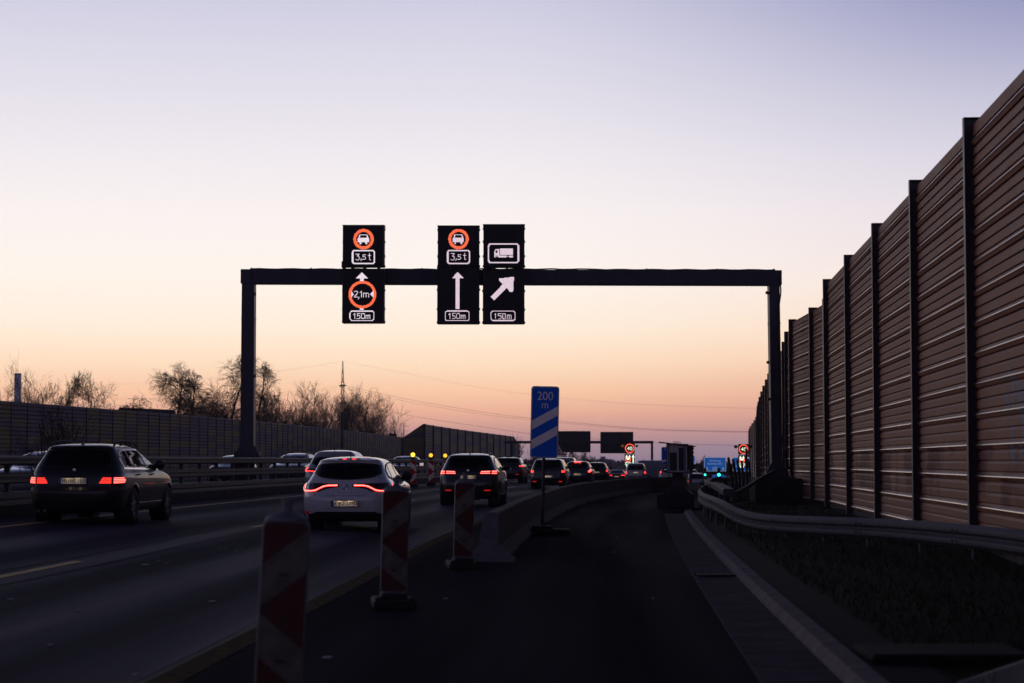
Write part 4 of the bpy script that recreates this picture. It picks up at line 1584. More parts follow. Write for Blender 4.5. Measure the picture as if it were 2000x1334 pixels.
def draw_city(b, w, h):
    text(b, "Duisburg", (0, -.082, h * .24), w=w * .50, h=h * .17)
    text(b, "Bottrop-Süd", (0, -.082, h * .02), w=w * .66, h=h * .17)
    for s in (-1, 1):
        arrow_up(b, s * w * .37, -h * .31, h * .10)
    ww, hh = w * .24, h * .2
    for x0_, z0_, x1_, z1_ in ((-ww / 2, -h * .31 - hh / 2, ww / 2, -h * .31 - hh / 2 + .05), (-ww / 2, -h * .31 + hh / 2 - .05, ww / 2, -h * .31 + hh / 2),
                               (-ww / 2, -h * .31 - hh / 2 + .05, -ww / 2 + .05, -h * .31 + hh / 2 - .05), (ww / 2 - .05, -h * .31 - hh / 2 + .05, ww / 2, -h * .31 + hh / 2 - .05)):
        b.box(((x0_ + x1_) / 2, -.083, (z0_ + z1_) / 2), (x1_ - x0_, .01, z1_ - z0_))
    text(b, "A 42", (0, -.084, -h * .31), w=ww * .62, h=hh * .6)


def draw_exit(b, w, h):
    b.prism([(-w * .36, -.085, -h * .14), (-w * .33, -.085, -h * .18), (-w * .08, -.085, h * .12), (-w * .12, -.085, h * .14)], (0, 0, 0), (0, .01, 0))
    for k in range(3):
        b.box((w * .2, -.083, h * (.25 - .14 * k)), (w * .4, .01, h * .07))
    arrow_up(b, w * .38, -h * .1, h * .10)


D2 = 290
sign_board("blue board reading Duisburg Bottrop-Süd with two arrows, on the far overhead beam", 1375, 893, 1418, 920.5, D2, draw_city)
sign_board("blue board half hidden behind the right 40 sign, on the far overhead beam", 1431.5, 893, 1467, 920.5, D2, draw_exit)
g2 = thing("sign_gantry", "farthest thin dark overhead beam carrying the blue boards", "gantry", (0, D2 + .6, 0))
A, B = at(1330, 907, D2), at(1475, 909.5, D2)
b = MB(); b.bbox(((A.x + B.x) / 2, 0, (A.z + B.z) / 2), (B.x - A.x, .4, .28), .03); b.build("beam", M_gantry, g2)
for px in (1331, 1473):
    x = at(px, 900, D2).x
    b = MB(); b.bbox((x, 0, (A.z + ZP(D2)) / 2 - .4), (.3, .4, A.z - ZP(D2) - .5), .03); b.build("column", M_gantry, g2)


def draw_small(b, w, h):
    text(b, "1", (w * .1, -.082, h * .22), h=h * .3)
    b.box((w * .1, -.082, -h * .15), (w * .3, .01, h * .08))


sign_board("small blue sign peeping out to the right of the roofed cabinet", 1345, 890.5, 1358.5, 906.5, 170, draw_small, posts=[1349])
# blue arrow-shaped sign
d = 255
A, B = at(1391, 927, d), at(1419.5, 935, d)
w, h = B.x - A.x, A.z - B.z
ar = thing("arrow_sign", "blue arrow-shaped direction sign under the Duisburg board", "road sign", ((A.x + B.x) / 2, d, (A.z + B.z) / 2))
ol = [(-w / 2, 0, -h / 2), (w * .34, 0, -h / 2), (w / 2, 0, 0), (w * .34, 0, h / 2), (-w / 2, 0, h / 2)]
bd = MB().prism(ol, (0, 0, 0), (0, .06, 0)).build("board", M_signwhite, ar)
MB().prism([(x * .95, 0, z * .82) for x, _, z in ol], (0, -.02, 0), (0, .015, 0)).build("blue_field", M_blue_lit, bd)
MB_ = MB(); text(MB_, "A 2", (-w * .28, -.03, 0), h=h * .4); text(MB_, "Hannover", (w * .05, -.03, 0), w=w * .4, h=h * .36)
MB_.build("lettering", M_signwhite, ar)
b = MB()
for s in (-.3, .25):
    b.tube([(w * s, .1, -3.2), (w * s, .1, h * .4)], .05, 6)
b.build("post", M_steel_dark, ar)
# signals
for px, py, lab, sz in ((1377, 927.3, "smaller green traffic light, left of the arrow-shaped sign", .11), (1404, 927.3, "brighter green traffic light over the arrow-shaped sign", .16)):
    d = 215
    p = at(px, py, d)
    t = thing("traffic_light", lab, "traffic light", (p.x, d, ZP(d)), 0, "green traffic lights ahead")
    z = p.z - ZP(d)
    b = MB(); b.bbox((0, 0, z + .26), (.32, .2, .95), .04); hd = b.build("housing", M_blkplastic, t)
    b = MB(); b.lathe([(sz, -.11), (sz * .8, -.14), (.001, -.15)], (0, 0, z), 14, axis='y'); b.build("green_lamp", M_green, hd, smooth=True)
    b = MB()
    for k in (1, 2):
        b.lathe([(.1, -.105), (.001, -.115)], (0, 0, z + .27 * k), 12, axis='y')
    b.build("dark_lamp", M_lens_dark, hd)
    MB().tube([(0, .12, -.3), (0, .12, z + .6)], .06, 8).build("post", M_steel_dark, t)

# warning triangle: signals ahead
d = 150
p = at(1092, 868, d)
tr = thing("warning_sign", "red-edged warning triangle with a traffic light symbol, beside the blue distance board", "road sign", (p.x, d, ZP(d)))
zt = p.z - ZP(d)
hh = .80
tri = [(-.47, 0, zt - hh), (.47, 0, zt - hh), (0, 0, zt)]
cz = zt - hh * .667
bd = MB().prism(tri, (0, 0, 0), (0, .03, 0)).build("board", mat("sign red", (0.5, 0.02, 0.02), .4), tr)
MB().prism([(x * .72, 0, cz + (z - cz) * .72) for x, _, z in tri], (0, -.012, 0), (0, .008, 0)).build("white_field", mat("retro white", (0.8, 0.8, 0.78), .5), bd)
b = MB(); b.bbox((0, -.02, cz), (.16, .012, .42), .003); bl = b.build("symbol", mat("retro white", (0.8, .8, .78)), tr)
for k, (c, nm) in enumerate((((0.5, 0.03, 0.02), "red"), ((0.6, 0.4, 0.02), "yellow"), ((0.02, 0.3, 0.12), "green"))):
    b = MB(); b.lathe([(.075, 0), (.001, -.004)], (0, -.03, cz + .13 - .15 * k), 14, axis='y'); b.build(nm + "_disc", mat("sign " + nm + " disc", c, .4), bl)
MB().tube([(0, .06, -.2), (0, .06, zt - .1)], .04, 8).build("post", M_galv, tr)


def speed_sign(label, pxc, d, y0, y1, y2, y3, hw, posts_y, group, blink):
    """two stacked LED panels: 40 in a red ring above an overtaking-ban panel, blinkers at the sides"""
    P = at(pxc, y3, d)
    g = ZP(d)
    root = thing("led_sign", label, "electronic sign", (P.x, d, g), 0, group)
    u = d / F

    def z(y):
        return at(pxc, y, d).z - g
    w = hw * 2 * u
    b = MB(); b.bbox((0, .15, (z(y0) + z(y1)) / 2), (w, .3, z(y0) - z(y1)), .02)
    up_ = b.build("upper_cabinet", M_black, root)
    b = MB(); b.bbox((0, .15, (z(y2) + z(y3)) / 2), (w, .3, z(y2) - z(y3)), .02)
    lo_ = b.build("lower_cabinet", M_black, root)
    c = (z(y0) + z(y1)) / 2
    r = w * .46

    def ring(b, x, zc2, r0, r1):
        n = 30
        b.grid([[(x + rr_ * math.cos(2 * math.pi * k / n), -.008, zc2 + rr_ * math.sin(2 * math.pi * k / n)) for k in range(n)] for rr_ in (r0, r1)], closed=True)
    b = MB(); ring(b, 0, c, r * .84, r); b.build("red_ring", M_led_red, up_)
    b = MB(); text(b, "40", (0, -.01, c), w=r * 1.12, h=r * .78)
    b.build("lit_number", M_led_green, up_)
    # lower panel
    zt_, zb_ = z(y2), z(y3)
    H = zt_ - zb_
    b = MB()

    def flat(pts):
        b.add([(x * w, -.01, zt_ - v * H) for x, v in pts], [tuple(range(len(pts)))])
    for x in (-.31, -.02):
        flat([(x - .12, .24), (x + .12, .24), (x, .03)])
        flat([(x - .045, .24), (x - .045, .34), (x + .045, .34), (x + .045, .24)])
        flat([(x - .05, .84), (x - .05, .98), (x + .05, .98), (x + .05, .84)])
    flat([(.19, .25), (.49, .25), (.34, .02)])
    flat([(.28, .25), (.28, .88), (.40, .88), (.40, .25)])
    n = 14
    flat([(-.17 + .15 * math.cos(2 * math.pi * k / n), .40 + .115 * math.sin(2 * math.pi * k / n) * (1 if math.sin(2 * math.pi * k / n) < 0 else .55)) for k in range(n)])
    # plate outline with 3,5 t
    for x0_, v0, x1_, v1 in ((-.44, .62, .10, .65), (-.44, .81, .10, .84), (-.46, .64, -.42, .82), (.08, .64, .12, .82)):
        flat([(x0_, v0), (x0_, v1), (x1_, v1), (x1_, v0)])
    text(b, "3,5t", (-.17 * w, -.011, zt_ - .73 * H), w=.44 * w, h=.12 * H)
    b.build("lit_symbols", M_led_green, lo_)
    b = MB(); ring(b, -.17 * w, zt_ - .41 * H, .20 * w, .28 * w); b.build("red_ring", M_led_red, lo_)
    for s in (-1, 1):
        b = MB(); b.lathe([(.11, .06), (.13, .0), (.13, -.06), (.10, -.09), (.001, -.10)], (s * (w / 2 + .2), .1, z(y0 + 5)), 14, axis='y')
        bar = b.build("blinker", M_amber_dim if blink and s < 0 else M_blkplastic, root, smooth=True)
        MB().box((s * (w / 2 + .05), .12, z(y0 + 5)), (.14, .04, .04)).build("arm", M_steel_dark, bar)
    for s in posts_y:
        MB().tube([(s * w, .33, -.2), (s * w, .33, z(y0) + .02)], .05, 8).build("post", M_galv, root)
    return root


speed_sign("lit sign with red ringed 40 standing left, in front of the far board back", 1230, 190, 866, 885.5, 887, 912, 9.8, (-.3, .3), "electronic 40 signs ahead", True)
speed_sign("lit sign with red ringed 40 standing right, close to the curving noise wall", 1452.5, 150, 867.5, 887, 889, 914, 9.8, (-.3, .3), "electronic 40 signs ahead", False)

# ------------------------------------------------------------------ cars
# body rows: z, y_rear, y_front, half width, corner radius rear
SHAPES = {
    'wagon': dict(L=4.84, W=1.846, wb=2.88, ro=1.12, wr=.335, rows=[
        (.21, -2.20, 2.15, .78, .25), (.27, -2.34, 2.30, .85, .30), (.38, -2.40, 2.40, .878, .32), (.52, -2.42, 2.42, .902, .34), (.62, -2.41, 2.41, .918, .34), (.67, -2.36, 2.37, .922, .32),
        (.78, -2.335, 2.28, .918, .30), (.88, -2.315, 2.05, .902, .30), (.94, -2.29, 1.65, .882, .29), (.99, -2.26, 1.15, .858, .27), (1.05, -2.21, .95, .84, .25),
        (1.15, -2.13, .72, .785, .22), (1.25, -2.05, .48, .73, .20), (1.34, -1.98, .24, .685, .18), (1.385, -1.945, .08, .658, .17), (1.41, -1.99, -.02, .635, .17), (1.44, -1.95, -.18, .585, .16), (1.465, -1.80, -.36, .50, .15), (1.482, -1.55, -.6, .38, .14), (1.49, -1.25, -.8, .2, .1)]),
    'hatch': dict(L=4.36, W=1.81, wb=2.67, ro=.86, wr=.325, rows=[
        (.18, -1.92, 1.95, .74, .3), (.24, -2.05, 2.06, .845, .34), (.34, -2.12, 2.14, .875, .36), (.46, -2.16, 2.17, .895, .38), (.60, -2.175, 2.175, .906, .40), (.70, -2.155, 2.13, .906, .40),
        (.80, -2.11, 2.02, .906, .40), (.87, -2.07, 1.78, .892, .38), (.93, -2.03, 1.3, .855, .36), (1.0, -1.98, 1.0, .80, .33), (1.10, -1.86, .82, .752, .29), (1.21, -1.72, .58, .70, .25),
        (1.31, -1.60, .38, .66, .22), (1.345, -1.585, .27, .635, .20), (1.365, -1.64, .20, .615, .19), (1.39, -1.57, .08, .575, .18), (1.42, -1.35, -.15, .47, .16), (1.44, -1.05, -.4, .33, .14), (1.448, -.85, -.55, .18, .1)]),
    'suv': dict(L=4.42, W=1.84, wb=2.66, ro=.88, wr=.355, rows=[
        (.24, -1.95, 1.98, .76, .3), (.31, -2.08, 2.09, .875, .33), (.44, -2.16, 2.16, .912, .35), (.62, -2.19, 2.19, .92, .36), (.76, -2.17, 2.18, .92, .36), (.90, -2.12, 2.08, .915, .35),
        (1.02, -2.08, 1.75, .90, .34), (1.08, -2.05, 1.2, .88, .32), (1.14, -2.01, .98, .85, .3), (1.25, -1.92, .78, .80, .27), (1.36, -1.83, .56, .75, .24), (1.46, -1.74, .36, .70, .21),
        (1.50, -1.76, .26, .675, .2), (1.53, -1.78, .16, .645, .19), (1.565, -1.62, -.02, .57, .18), (1.595, -1.3, -.3, .44, .16), (1.61, -1.0, -.55, .25, .1)]),
    'mpv': dict(L=4.2, W=1.77, wb=2.7, ro=.75, wr=.32, rows=[
        (.2, -1.9, 1.9, .74, .25), (.27, -2.0, 2.02, .84, .28), (.4, -2.07, 2.08, .875, .3), (.58, -2.1, 2.1, .885, .3), (.72, -2.08, 2.07, .885, .3), (.86, -2.06, 1.95, .88, .3), (.97, -2.04, 1.6, .865, .28),
        (1.03, -2.02, 1.3, .845, .26), (1.15, -1.97, 1.08, .80, .24), (1.28, -1.9, .86, .755, .22), (1.40, -1.83, .62, .71, .2), (1.47, -1.78, .46, .68, .19), (1.51, -1.8, .34, .65, .18), (1.55, -1.68, .15, .57, .16), (1.58, -1.4, -.15, .43, .14), (1.595, -1.1, -.4, .22, .1)]),
    'sedan': dict(L=4.8, W=1.84, wb=2.85, ro=1.05, wr=.33, rows=[
        (.2, -2.15, 2.12, .78, .3), (.27, -2.3, 2.28, .87, .34), (.4, -2.37, 2.38, .905, .36), (.56, -2.4, 2.4, .918, .36), (.7, -2.38, 2.36, .92, .35), (.84, -2.34, 2.15, .912, .33), (.92, -2.31, 1.7, .9, .31),
        (.98, -2.29, 1.15, .875, .28), (1.01, -2.2, 1.0, .855, .28), (1.04, -1.85, .9, .835, .26), (1.12, -1.62, .72, .785, .24), (1.22, -1.38, .5, .725, .22), (1.31, -1.12, .28, .67, .2), (1.37, -.92, .08, .62, .18), (1.40, -.78, -.08, .54, .16), (1.42, -.65, -.22, .42, .14), (1.432, -.55, -.35, .2, .1)]),
    'van': dict(L=5.4, W=1.98, wb=3.3, ro=1.1, wr=.36, rows=[
        (.28, -2.5, 2.5, .88, .1), (.36, -2.66, 2.64, .96, .12), (.6, -2.69, 2.69, .985, .12), (.9, -2.69, 2.62, .99, .12), (1.1, -2.69, 2.4, .985, .12), (1.22, -2.685, 2.0, .975, .12), (1.3, -2.68, 1.85, .965, .12),
        (1.6, -2.67, 1.5, .94, .12), (1.9, -2.65, 1.2, .91, .12), (2.1, -2.62, 1.0, .88, .12), (2.2, -2.56, .8, .82, .12), (2.26, -2.4, .5, .7, .12), (2.28, -2.2, .2, .5, .1)]),
}


class Body:
    def __init__(self, kind, sz=1.0, sx=1.0):
        S = SHAPES[kind]
        self.S = S
        T = np.array(S['rows'], float)
        # Catmull-Rom densify along the row index
        n, out = len(T), []
        for i in range(n - 1):
            p0, p1, p2, p3 = T[max(i - 1, 0)], T[i], T[i + 1], T[min(i + 2, n - 1)]
            for k in range(4):
                t = k / 4
                out.append(.5 * (2 * p1 + (p2 - p0) * t + (2 * p0 - 5 * p1 + 4 * p2 - p3) * t * t + (3 * p1 - p0 - 3 * p2 + p3) * t ** 3))
        out.append(T[-1])
        D = np.array(out)
        D[:, 0] = np.maximum.accumulate(D[:, 0] + np.arange(len(D)) * 1e-5)
        D[:, 0] *= sz
        D[:, 3] *= sx
        self.D = D
        self.zmax = D[-1, 0]
        self.cache = {}

    def row(self, z):
        return [float(np.interp(z, self.D[:, 0], self.D[:, k])) for k in range(1, 5)]

    def outline(self, z):
        """right half of the horizontal outline, from the middle of the tail to the middle of the nose"""
        key = round(z, 4)
        if key in self.cache:
            return self.cache[key]
        yr, yf, w, r = self.row(z)
        r = min(r, w * .8)
        bow = .09 * w
        pts = []
        NR, NC, NS = 9, 9, 44
        xr_ = w - r
        for i in range(NR):
            x = xr_ * i / NR
            pts.append((x, yr + bow * (x / w) ** 2))
        yc0 = yr + bow * (xr_ / w) ** 2
        sl_ = 2 * bow * xr_ / (w * w)
        ry = r * 1.15
        for i in range(NC + 1):
            a = math.pi / 2 * i / NC
            pts.append((xr_ + r * math.sin(a), yc0 + sl_ * r * math.sin(a) * .6 + ry * (1 - math.cos(a))))
        ys = pts[-1][1]
        rf = min(.38, w * .8)
        ye = yf - rf * 1.3
        ye = max(ye, ys + .05)
        for i in range(1, NS):
            y = ys + (ye - ys) * i / NS
            pts.append((w, y))
        for i in range(NC + 1):
            a = math.pi / 2 * i / NC
            pts.append((w - rf + rf * math.cos(a), ye + rf * 1.3 * math.sin(a) * min(1, (yf - ye) / (rf * 1.3)) * .85))
        yn = pts[-1][1]
        for i in range(1, 7):
            t = i / 6
            pts.append(((w - rf) * (1 - t), yn + (yf - yn) * (1 - (1 - t) ** 2)))
        # plan taper: the flanks bulge slightly
        P = np.array(pts)
        Lh = max(abs(yr), abs(yf))
        P[:, 0] *= 1 - .05 * np.clip(np.abs(P[:, 1]) / Lh, 0, 1) ** 3
        P[0, 0] = 0
        P[-1, 0] = 0
        self.cache[key] = P
        return P

    def arc(self, s, z):
        """point at arc length s from the middle of the tail (positive to the right)"""
        P = self.outline(z)
        seg_ = np.hypot(np.diff(P[:, 0]), np.diff(P[:, 1]))
        cum = np.concatenate([[0], np.cumsum(seg_)])
        a = abs(s)
        return Vector((math.copysign(float(np.interp(a, cum, P[:, 0])), s) if a > 1e-9 else 0.0, float(np.interp(a, cum, P[:, 1])), z))

    def nose(self, s, z):
        P = self.outline(z)[::-1]
        seg_ = np.hypot(np.diff(P[:, 0]), np.diff(P[:, 1]))
        cum = np.concatenate([[0], np.cumsum(seg_)])
        a = abs(s)
        return Vector((math.copysign(float(np.interp(a, cum, P[:, 0])), s) if a > 1e-9 else 0.0, float(np.interp(a, cum, P[:, 1])), z))

    def side(self, sg):
        def f(y, z):
            P = self.outline(z)
            k = int(np.argmax(P[:, 0]))
            lo = P[:k + 1]
            i0 = 9
            Q = P[i0:-6]
            return Vector((sg * float(np.interp(y, Q[:, 1], Q[:, 0])), y, z))
        return f

    def patch(self, fn, us, zlo, zhi, nz, off, skirt=.012, mb=None):
        """surface-hugging patch over parameters us, between zlo(u) and zhi(u)"""
        mb = mb or MB()
        zl = zlo if callable(zlo) else (lambda u: zlo)
        zh = zhi if callable(zhi) else (lambda u: zhi)
        rows = []
        for u in us:
            col = []
            a, b_ = zl(u), zh(u)
            for k in range(nz + 1):
                z = a + (b_ - a) * k / nz
                e = .015
                p = fn(u, z)
                du = fn(u + e, z) - fn(u - e, z)
                dz = fn(u, z + e) - fn(u, z - e)
                nn = du.cross(dz)
                nn = nn.normalized() if nn.length > 1e-9 else Vector((0, -1, 0))
                if nn.dot(Vector((p.x, p.y * .4, .12))) < 0:
                    nn = -nn
                col.append((p, nn))
            rows.append(col)
        nu = len(us)
        # closed thin plate: outer face, inner face and the rim between
        b0 = len(mb.v)
        outer = [[p + n_ * off for p, n_ in c] for c in rows]
        inner = [[p - n_ * skirt for p, n_ in c] for c in rows]
        f0 = len(mb.f)
        mb.grid(outer)
        pa, pb, pc = outer[0][0], outer[1][0], outer[0][1]
        im, jm = nu // 2, nz // 2
        e1 = Vector(outer[min(im + 1, nu - 1)][jm]) - Vector(outer[im - 1 if im else 0][jm])
        e2 = Vector(outer[im][min(jm + 1, nz)]) - Vector(outer[im][max(jm - 1, 0)])
        # grid quads run (i,k),(i,k+1),(i+1,k+1): their normal is e2 x e1
        if e2.cross(e1).dot(rows[im][jm][1]) < 0:
            mb.f[f0:] = [q[::-1] for q in mb.f[f0:]]
        rim_o = [outer[0][k] for k in range(nz + 1)] + [outer[i][nz] for i in range(1, nu)] + [outer[nu - 1][k] for k in range(nz - 1, -1, -1)] + [outer[i][0] for i in range(nu - 2, 0, -1)]
        rim_i = [inner[0][k] for k in range(nz + 1)] + [inner[i][nz] for i in range(1, nu)] + [inner[nu - 1][k] for k in range(nz - 1, -1, -1)] + [inner[i][0] for i in range(nu - 2, 0, -1)]
        mb.grid([rim_o, rim_i], closed=True)
        return mb

    def strip(self, fn, pts, hw, off, mb=None):
        """band of half-width hw along the (u,z) polyline on the surface"""
        mb = mb or MB()
        Q = []
        for (u0, z0_), (u1, z1_) in zip(pts, pts[1:]):
            for k in range(5):
                Q.append((u0 + (u1 - u0) * k / 5, z0_ + (z1_ - z0_) * k / 5))
        Q.append(pts[-1])
        rows = []
        for i, (u, z) in enumerate(Q):
            a, c = Q[max(i - 1, 0)], Q[min(i + 1, len(Q) - 1)]
            t = Vector((c[0] - a[0], c[1] - a[1])).normalized()
            n = Vector((-t.y, t.x)) * hw
            col = []
            for s, o_ in ((-1, -.004), (-.8, off), (.8, off), (1, -.004)):
                p = fn(u + n.x * s, z + n.y * s)
                e = .015
                nn = (fn(u + e, z) - fn(u - e, z)).cross(fn(u, z + e) - fn(u, z - e))
                nn = nn.normalized() if nn.length > 1e-9 else Vector((0, -1, 0))
                if nn.dot(Vector((p.x, p.y * .4, .12))) < 0:
                    nn = -nn
                col.append(p + nn * o_)
            rows.append(col)
        mb.grid(rows)
        return mb


def pw_lin(knots):
    xs, ys = [k[0] for k in knots], [k[1] for k in knots]
    return lambda x: float(np.interp(x, xs, ys))


def build_car(kind, label, cat, pos, heading, paint_mat, group, spec, sz=1.0, sx=1.0, near=False):
    B = Body(kind, sz, sx)
    S = B.S
    root = thing(spec.get('name', 'car'), label, cat, pos, -heading, group)
    zs = [B.D[0, 0]]
    D0 = B.D[:, 0]
    for z in D0[1:]:
        if z - zs[-1] > (.012 if near else .03) or z == D0[-1]:
            zs.append(float(z))
    zs = [float(z) for z in zs]
    ax_r = -S['L'] / 2 + S['ro']
    ax_f = ax_r + S['wb']
    wr = S['wr']
    gz0, gz1 = spec['gz0'], spec['gz1']       # rear glass z range
    gw0, gw1 = spec['gw0'], spec['gw1']       # rear glass half widths
    sides = spec['side']                      # list of (y0, y1) windows with zlo/zhi from spec curves
    slo, shi = pw_lin(spec['slo']), pw_lin(spec['shi'])
    b = MB()
    rings = []
    for z in zs:
        P = B.outline(z)
        right = [(x, y, z) for x, y in P]
        left_ = [(-x, y, z) for x, y in P[-2:0:-1]]
        rings.append(right + left_)
    n = len(rings[0])
    for r in rings:
        b.v.extend(r)
    nose0 = len(B.outline(zs[0])) - 7
    half = len(B.outline(zs[0]))
    for i in range(len(rings) - 1):
        for k in range(n):
            k2 = (k + 1) % n
            q = (i * n + k, i * n + k2, (i + 1) * n + k2, (i + 1) * n + k)
            c = sum((Vector(b.v[j]) for j in q), Vector()) / 4
            ax_, y_, z_ = abs(c.x), c.y, c.z
            kk = k if k < half else n - k
            # wheel openings
            if ax_ > .55 and z_ < .9:
                if any(math.hypot(y_ - a, z_ - wr) < wr + .055 for a in (ax_r, ax_f)):
                    continue
            # rear glass opening
            if kk < 20 and y_ < 0 and gz0 + .02 < z_ < gz1 - .012:
                t = (z_ - gz0) / (gz1 - gz0)
                uu_ = ax_ / (gw0 + (gw1 - gw0) * t)
                ck = spec.get('gcorner', .05) * max(0, uu_ - .8) / .2 + spec.get('smile', .02) * uu_ * uu_
                if uu_ < .955 and kk < 17 and gz0 + ck + .02 < z_ < gz1 - ck * .5 - .015:
                    continue
            # side glass
            if kk >= 12 and any(y0 + .03 < y_ < y1 - .03 for y0, y1 in sides) and slo(y_) + .015 < z_ < shi(y_) - .015:
                continue
            # windscreen
            if kk > half - 10 and y_ > 0 and spec['wz0'] + .02 < z_ < spec['wz1'] - .02 and ax_ < .62:
                continue
            b.f.append(q)
    top = (len(rings) - 1) * n
    b.f.append(tuple(top + k for k in range(n)))
    b.f.append(tuple(range(n))[::-1])
    b.build("body", paint_mat, root, smooth=True)
    # rear window
    us = np.linspace(-1, 1, 13)

    def rearf(u, z):
        t = min(max((z - gz0) / (gz1 - gz0), -.1), 1.1)
        hw = gw0 + (gw1 - gw0) * t
        P = B.outline(z)
        x = abs(u) * hw
        k = int(np.argmax(P[:, 0]))
        return Vector((math.copysign(x, u), float(np.interp(x, P[:k + 1, 0], P[:k + 1, 1])), z))
    corner = spec.get('gcorner', .05)
    sm_ = spec.get('smile', .02)
    zl_ = lambda u: gz0 + sm_ * u * u + corner * max(0, abs(u) - .8) / .2
    zh_ = lambda u: gz1 - sm_ * .35 * u * u - corner * .5 * max(0, abs(u) - .8) / .2
    us = np.linspace(-1, 1, 21)
    rw = B.patch(rearf, us, zl_, zh_, 8, .007, .004).build("rear_window", M_glass_dark if spec.get('dark') else M_glass_rear, root, smooth=False)
    if near:
        fr = MB()
        B.patch(rearf, np.linspace(-1.02, 1.02, 21), lambda u: zl_(u) - .012, lambda u: zl_(u) + .02, 1, .0105, .004, fr)
        B.patch(rearf, np.linspace(-1.02, 1.02, 21), lambda u: zh_(u) - .022, lambda u: zh_(u) + .006, 1, .0105, .004, fr)
        for s in (-1, 1):
            B.patch(rearf, np.array(sorted([s * .94, s * 1.02])), lambda u: zl_(u) - .01, lambda u: zh_(u), 6, .0105, .004, fr)
        fr.build("window_border", M_blkplastic, rw)
        w_ = MB()
        w_.tube([rearf(-.1, gz0 + .02) + Vector((0, -.03, .0)), rearf(.35, gz0 + .035) + Vector((0, -.035, 0)), rearf(.75, gz0 + .04) + Vector((0, -.03, 0))], .009, 6)
        w_.build("rear_wiper", M_blkplastic, root)
    # side windows
    for sg in (-1, 1):
        f = B.side(sg)
        if spec.get('trim') is not None:
            y0, y1 = sides[0][0], sides[-1][1]
            tb = MB()
            uu = np.linspace(y0 - .03, y1 + .03, 26)
            B.patch(f, uu, lambda u: slo(u) - .022, lambda u: slo(u) + .004, 1, .014, .006, tb)
            B.patch(f, uu, lambda u: shi(u) - .004, lambda u: shi(u) + .02, 1, .014, .006, tb)
            B.patch(f, np.linspace(y0 - .035, y0 + .005, 3), lambda u: slo(y0) - .02, lambda u: shi(y0 + .02) + .018, 4, .014, .006, tb)
            tb.build("window_trim", spec['trim'], root)
        pil = MB()
        for (y0, y1), (y2, y3) in zip(sides, sides[1:]):
            B.patch(f, np.linspace(y1 - .02, y2 + .02, 3), lambda u: slo(u) + .004, lambda u: shi(u) - .004, 5, .012, .02, pil)
        if pil.v:
            pil.build("door_pillar", M_blkplastic, root)
        for y0, y1 in sides:
            B.patch(f, np.linspace(y0, y1, 18), lambda u: slo(u), lambda u: shi(u), 14, .010, .004).build("side_window", M_glass, root)
    # windscreen
    wz0, wz1 = spec['wz0'], spec['wz1']
    B.patch(B.nose, np.linspace(-.62, .62, 9), wz0, wz1, 6, .008, .004).build("windscreen", M_glass, root)
    # cabin: floor box, seats with head restraints, parcel shelf
    b = MB()
    b.box((0, -.2, gz0 - .28), (1.3, 3.2, .36))
    b.build("cabin_floor", M_cloth, root)
    st = MB()
    for y, zt in ((-.75 * S['L'] / 4.5, gz0 + .06), (.35, gz0 + .06)):
        for x in (-.38, .38):
            st.bbox((x, y, zt - .12), (.46, .14, .45), .05)
            st.bbox((x, y - .02, zt + .17), (.25, .09, .16), .035)
    st.build("seat", M_cloth, root)
    # wheels
    for y in (ax_r, ax_f):
        for s in (-1, 1):
            xo = s * (S['W'] / 2 * sx - .012) * (1 - .05 * (abs(y) / (S['L'] / 2)) ** 3)
            b = MB()
            wd = .215
            prof = [(wr * .66, 0), (wr * .70, .0), (wr * .93, .004), (wr, .03), (wr, wd - .03), (wr * .93, wd - .004), (wr * .66, wd)]
            b.lathe([(r, (-h_ if s > 0 else h_)) for r, h_ in prof], (xo, y, wr), 28, axis='x')
            wt = b.build("wheel", M_rubber, root, smooth=True)
            if near or s > 0:
                b = MB()
                q = 1 if s > 0 else -1
                b.lathe([(wr * .67, -.005 * q), (wr * .67, -.02 * q), (wr * .62, -.03 * q), (wr * .60, -.07 * q), (.001, -.075 * q)], (xo, y, wr), 24, axis='x')
                for k in range(spec.get('spokes', 5)):
                    a = 2 * math.pi * k / spec.get('spokes', 5) + .3
                    c = Vector((xo - q * .03, y + math.cos(a) * wr * .36, wr + math.sin(a) * wr * .36))
                    M = Matrix.Rotation(a, 3, 'X')
                    b.bbox(c, (.03, wr * .6, .055), .012, M)
                b.lathe([(.05, -.01 * q), (.04, -.002 * q), (.001, 0)], (xo - q * .008, y, wr), 14, axis='x')
                b.build("rim", M_rim, wt)
            # dark inner wheel housing behind the opening
            b = MB()
            b.lathe([(wr + .06, 0), (wr + .06, .30)], (s * (S['W'] / 2 * sx - .33) - (.0 if s > 0 else .30), y, wr), 22, axis='x')
            b.lathe([(wr + .06, 0), (.01, 0)], (s * (S['W'] / 2 * sx - .335), y, wr), 22, axis='x')
            b.build("wheel_housing", M_rubber, root)
            # arch trim on the flank
            f = B.side(s)
            am_ = MB()
            rows = []
            for k in range(15):
                a = R(-4 + 188 * k / 14)
                col = []
                for rr_, of in ((wr + .038, -.03), (wr + .042, .007), (wr + (.10 if spec.get('cladding') else .078), .006), (wr + (.11 if spec.get('cladding') else .083), -.004)):
                    z = max(wr + rr_ * math.sin(a), .225 * sz)
                    p = f(y + rr_ * math.cos(a), z)
                    col.append(p + Vector((s * of, 0, 0)))
                rows.append(col)
            am_.grid(rows)
            am_.build("arch_trim", M_blkplastic if spec.get('cladding') else paint_mat, root, smooth=True)
    # underbody
    b = MB()
    b.box((0, 0, .3), (1.35, S['L'] - .9, .18))
    b.tube([(-.35, -S['L'] / 2 + .25, .27), (.35, -S['L'] / 2 + .25, .27)], .09, 8)
    b.build("underbody", M_rubber, root)
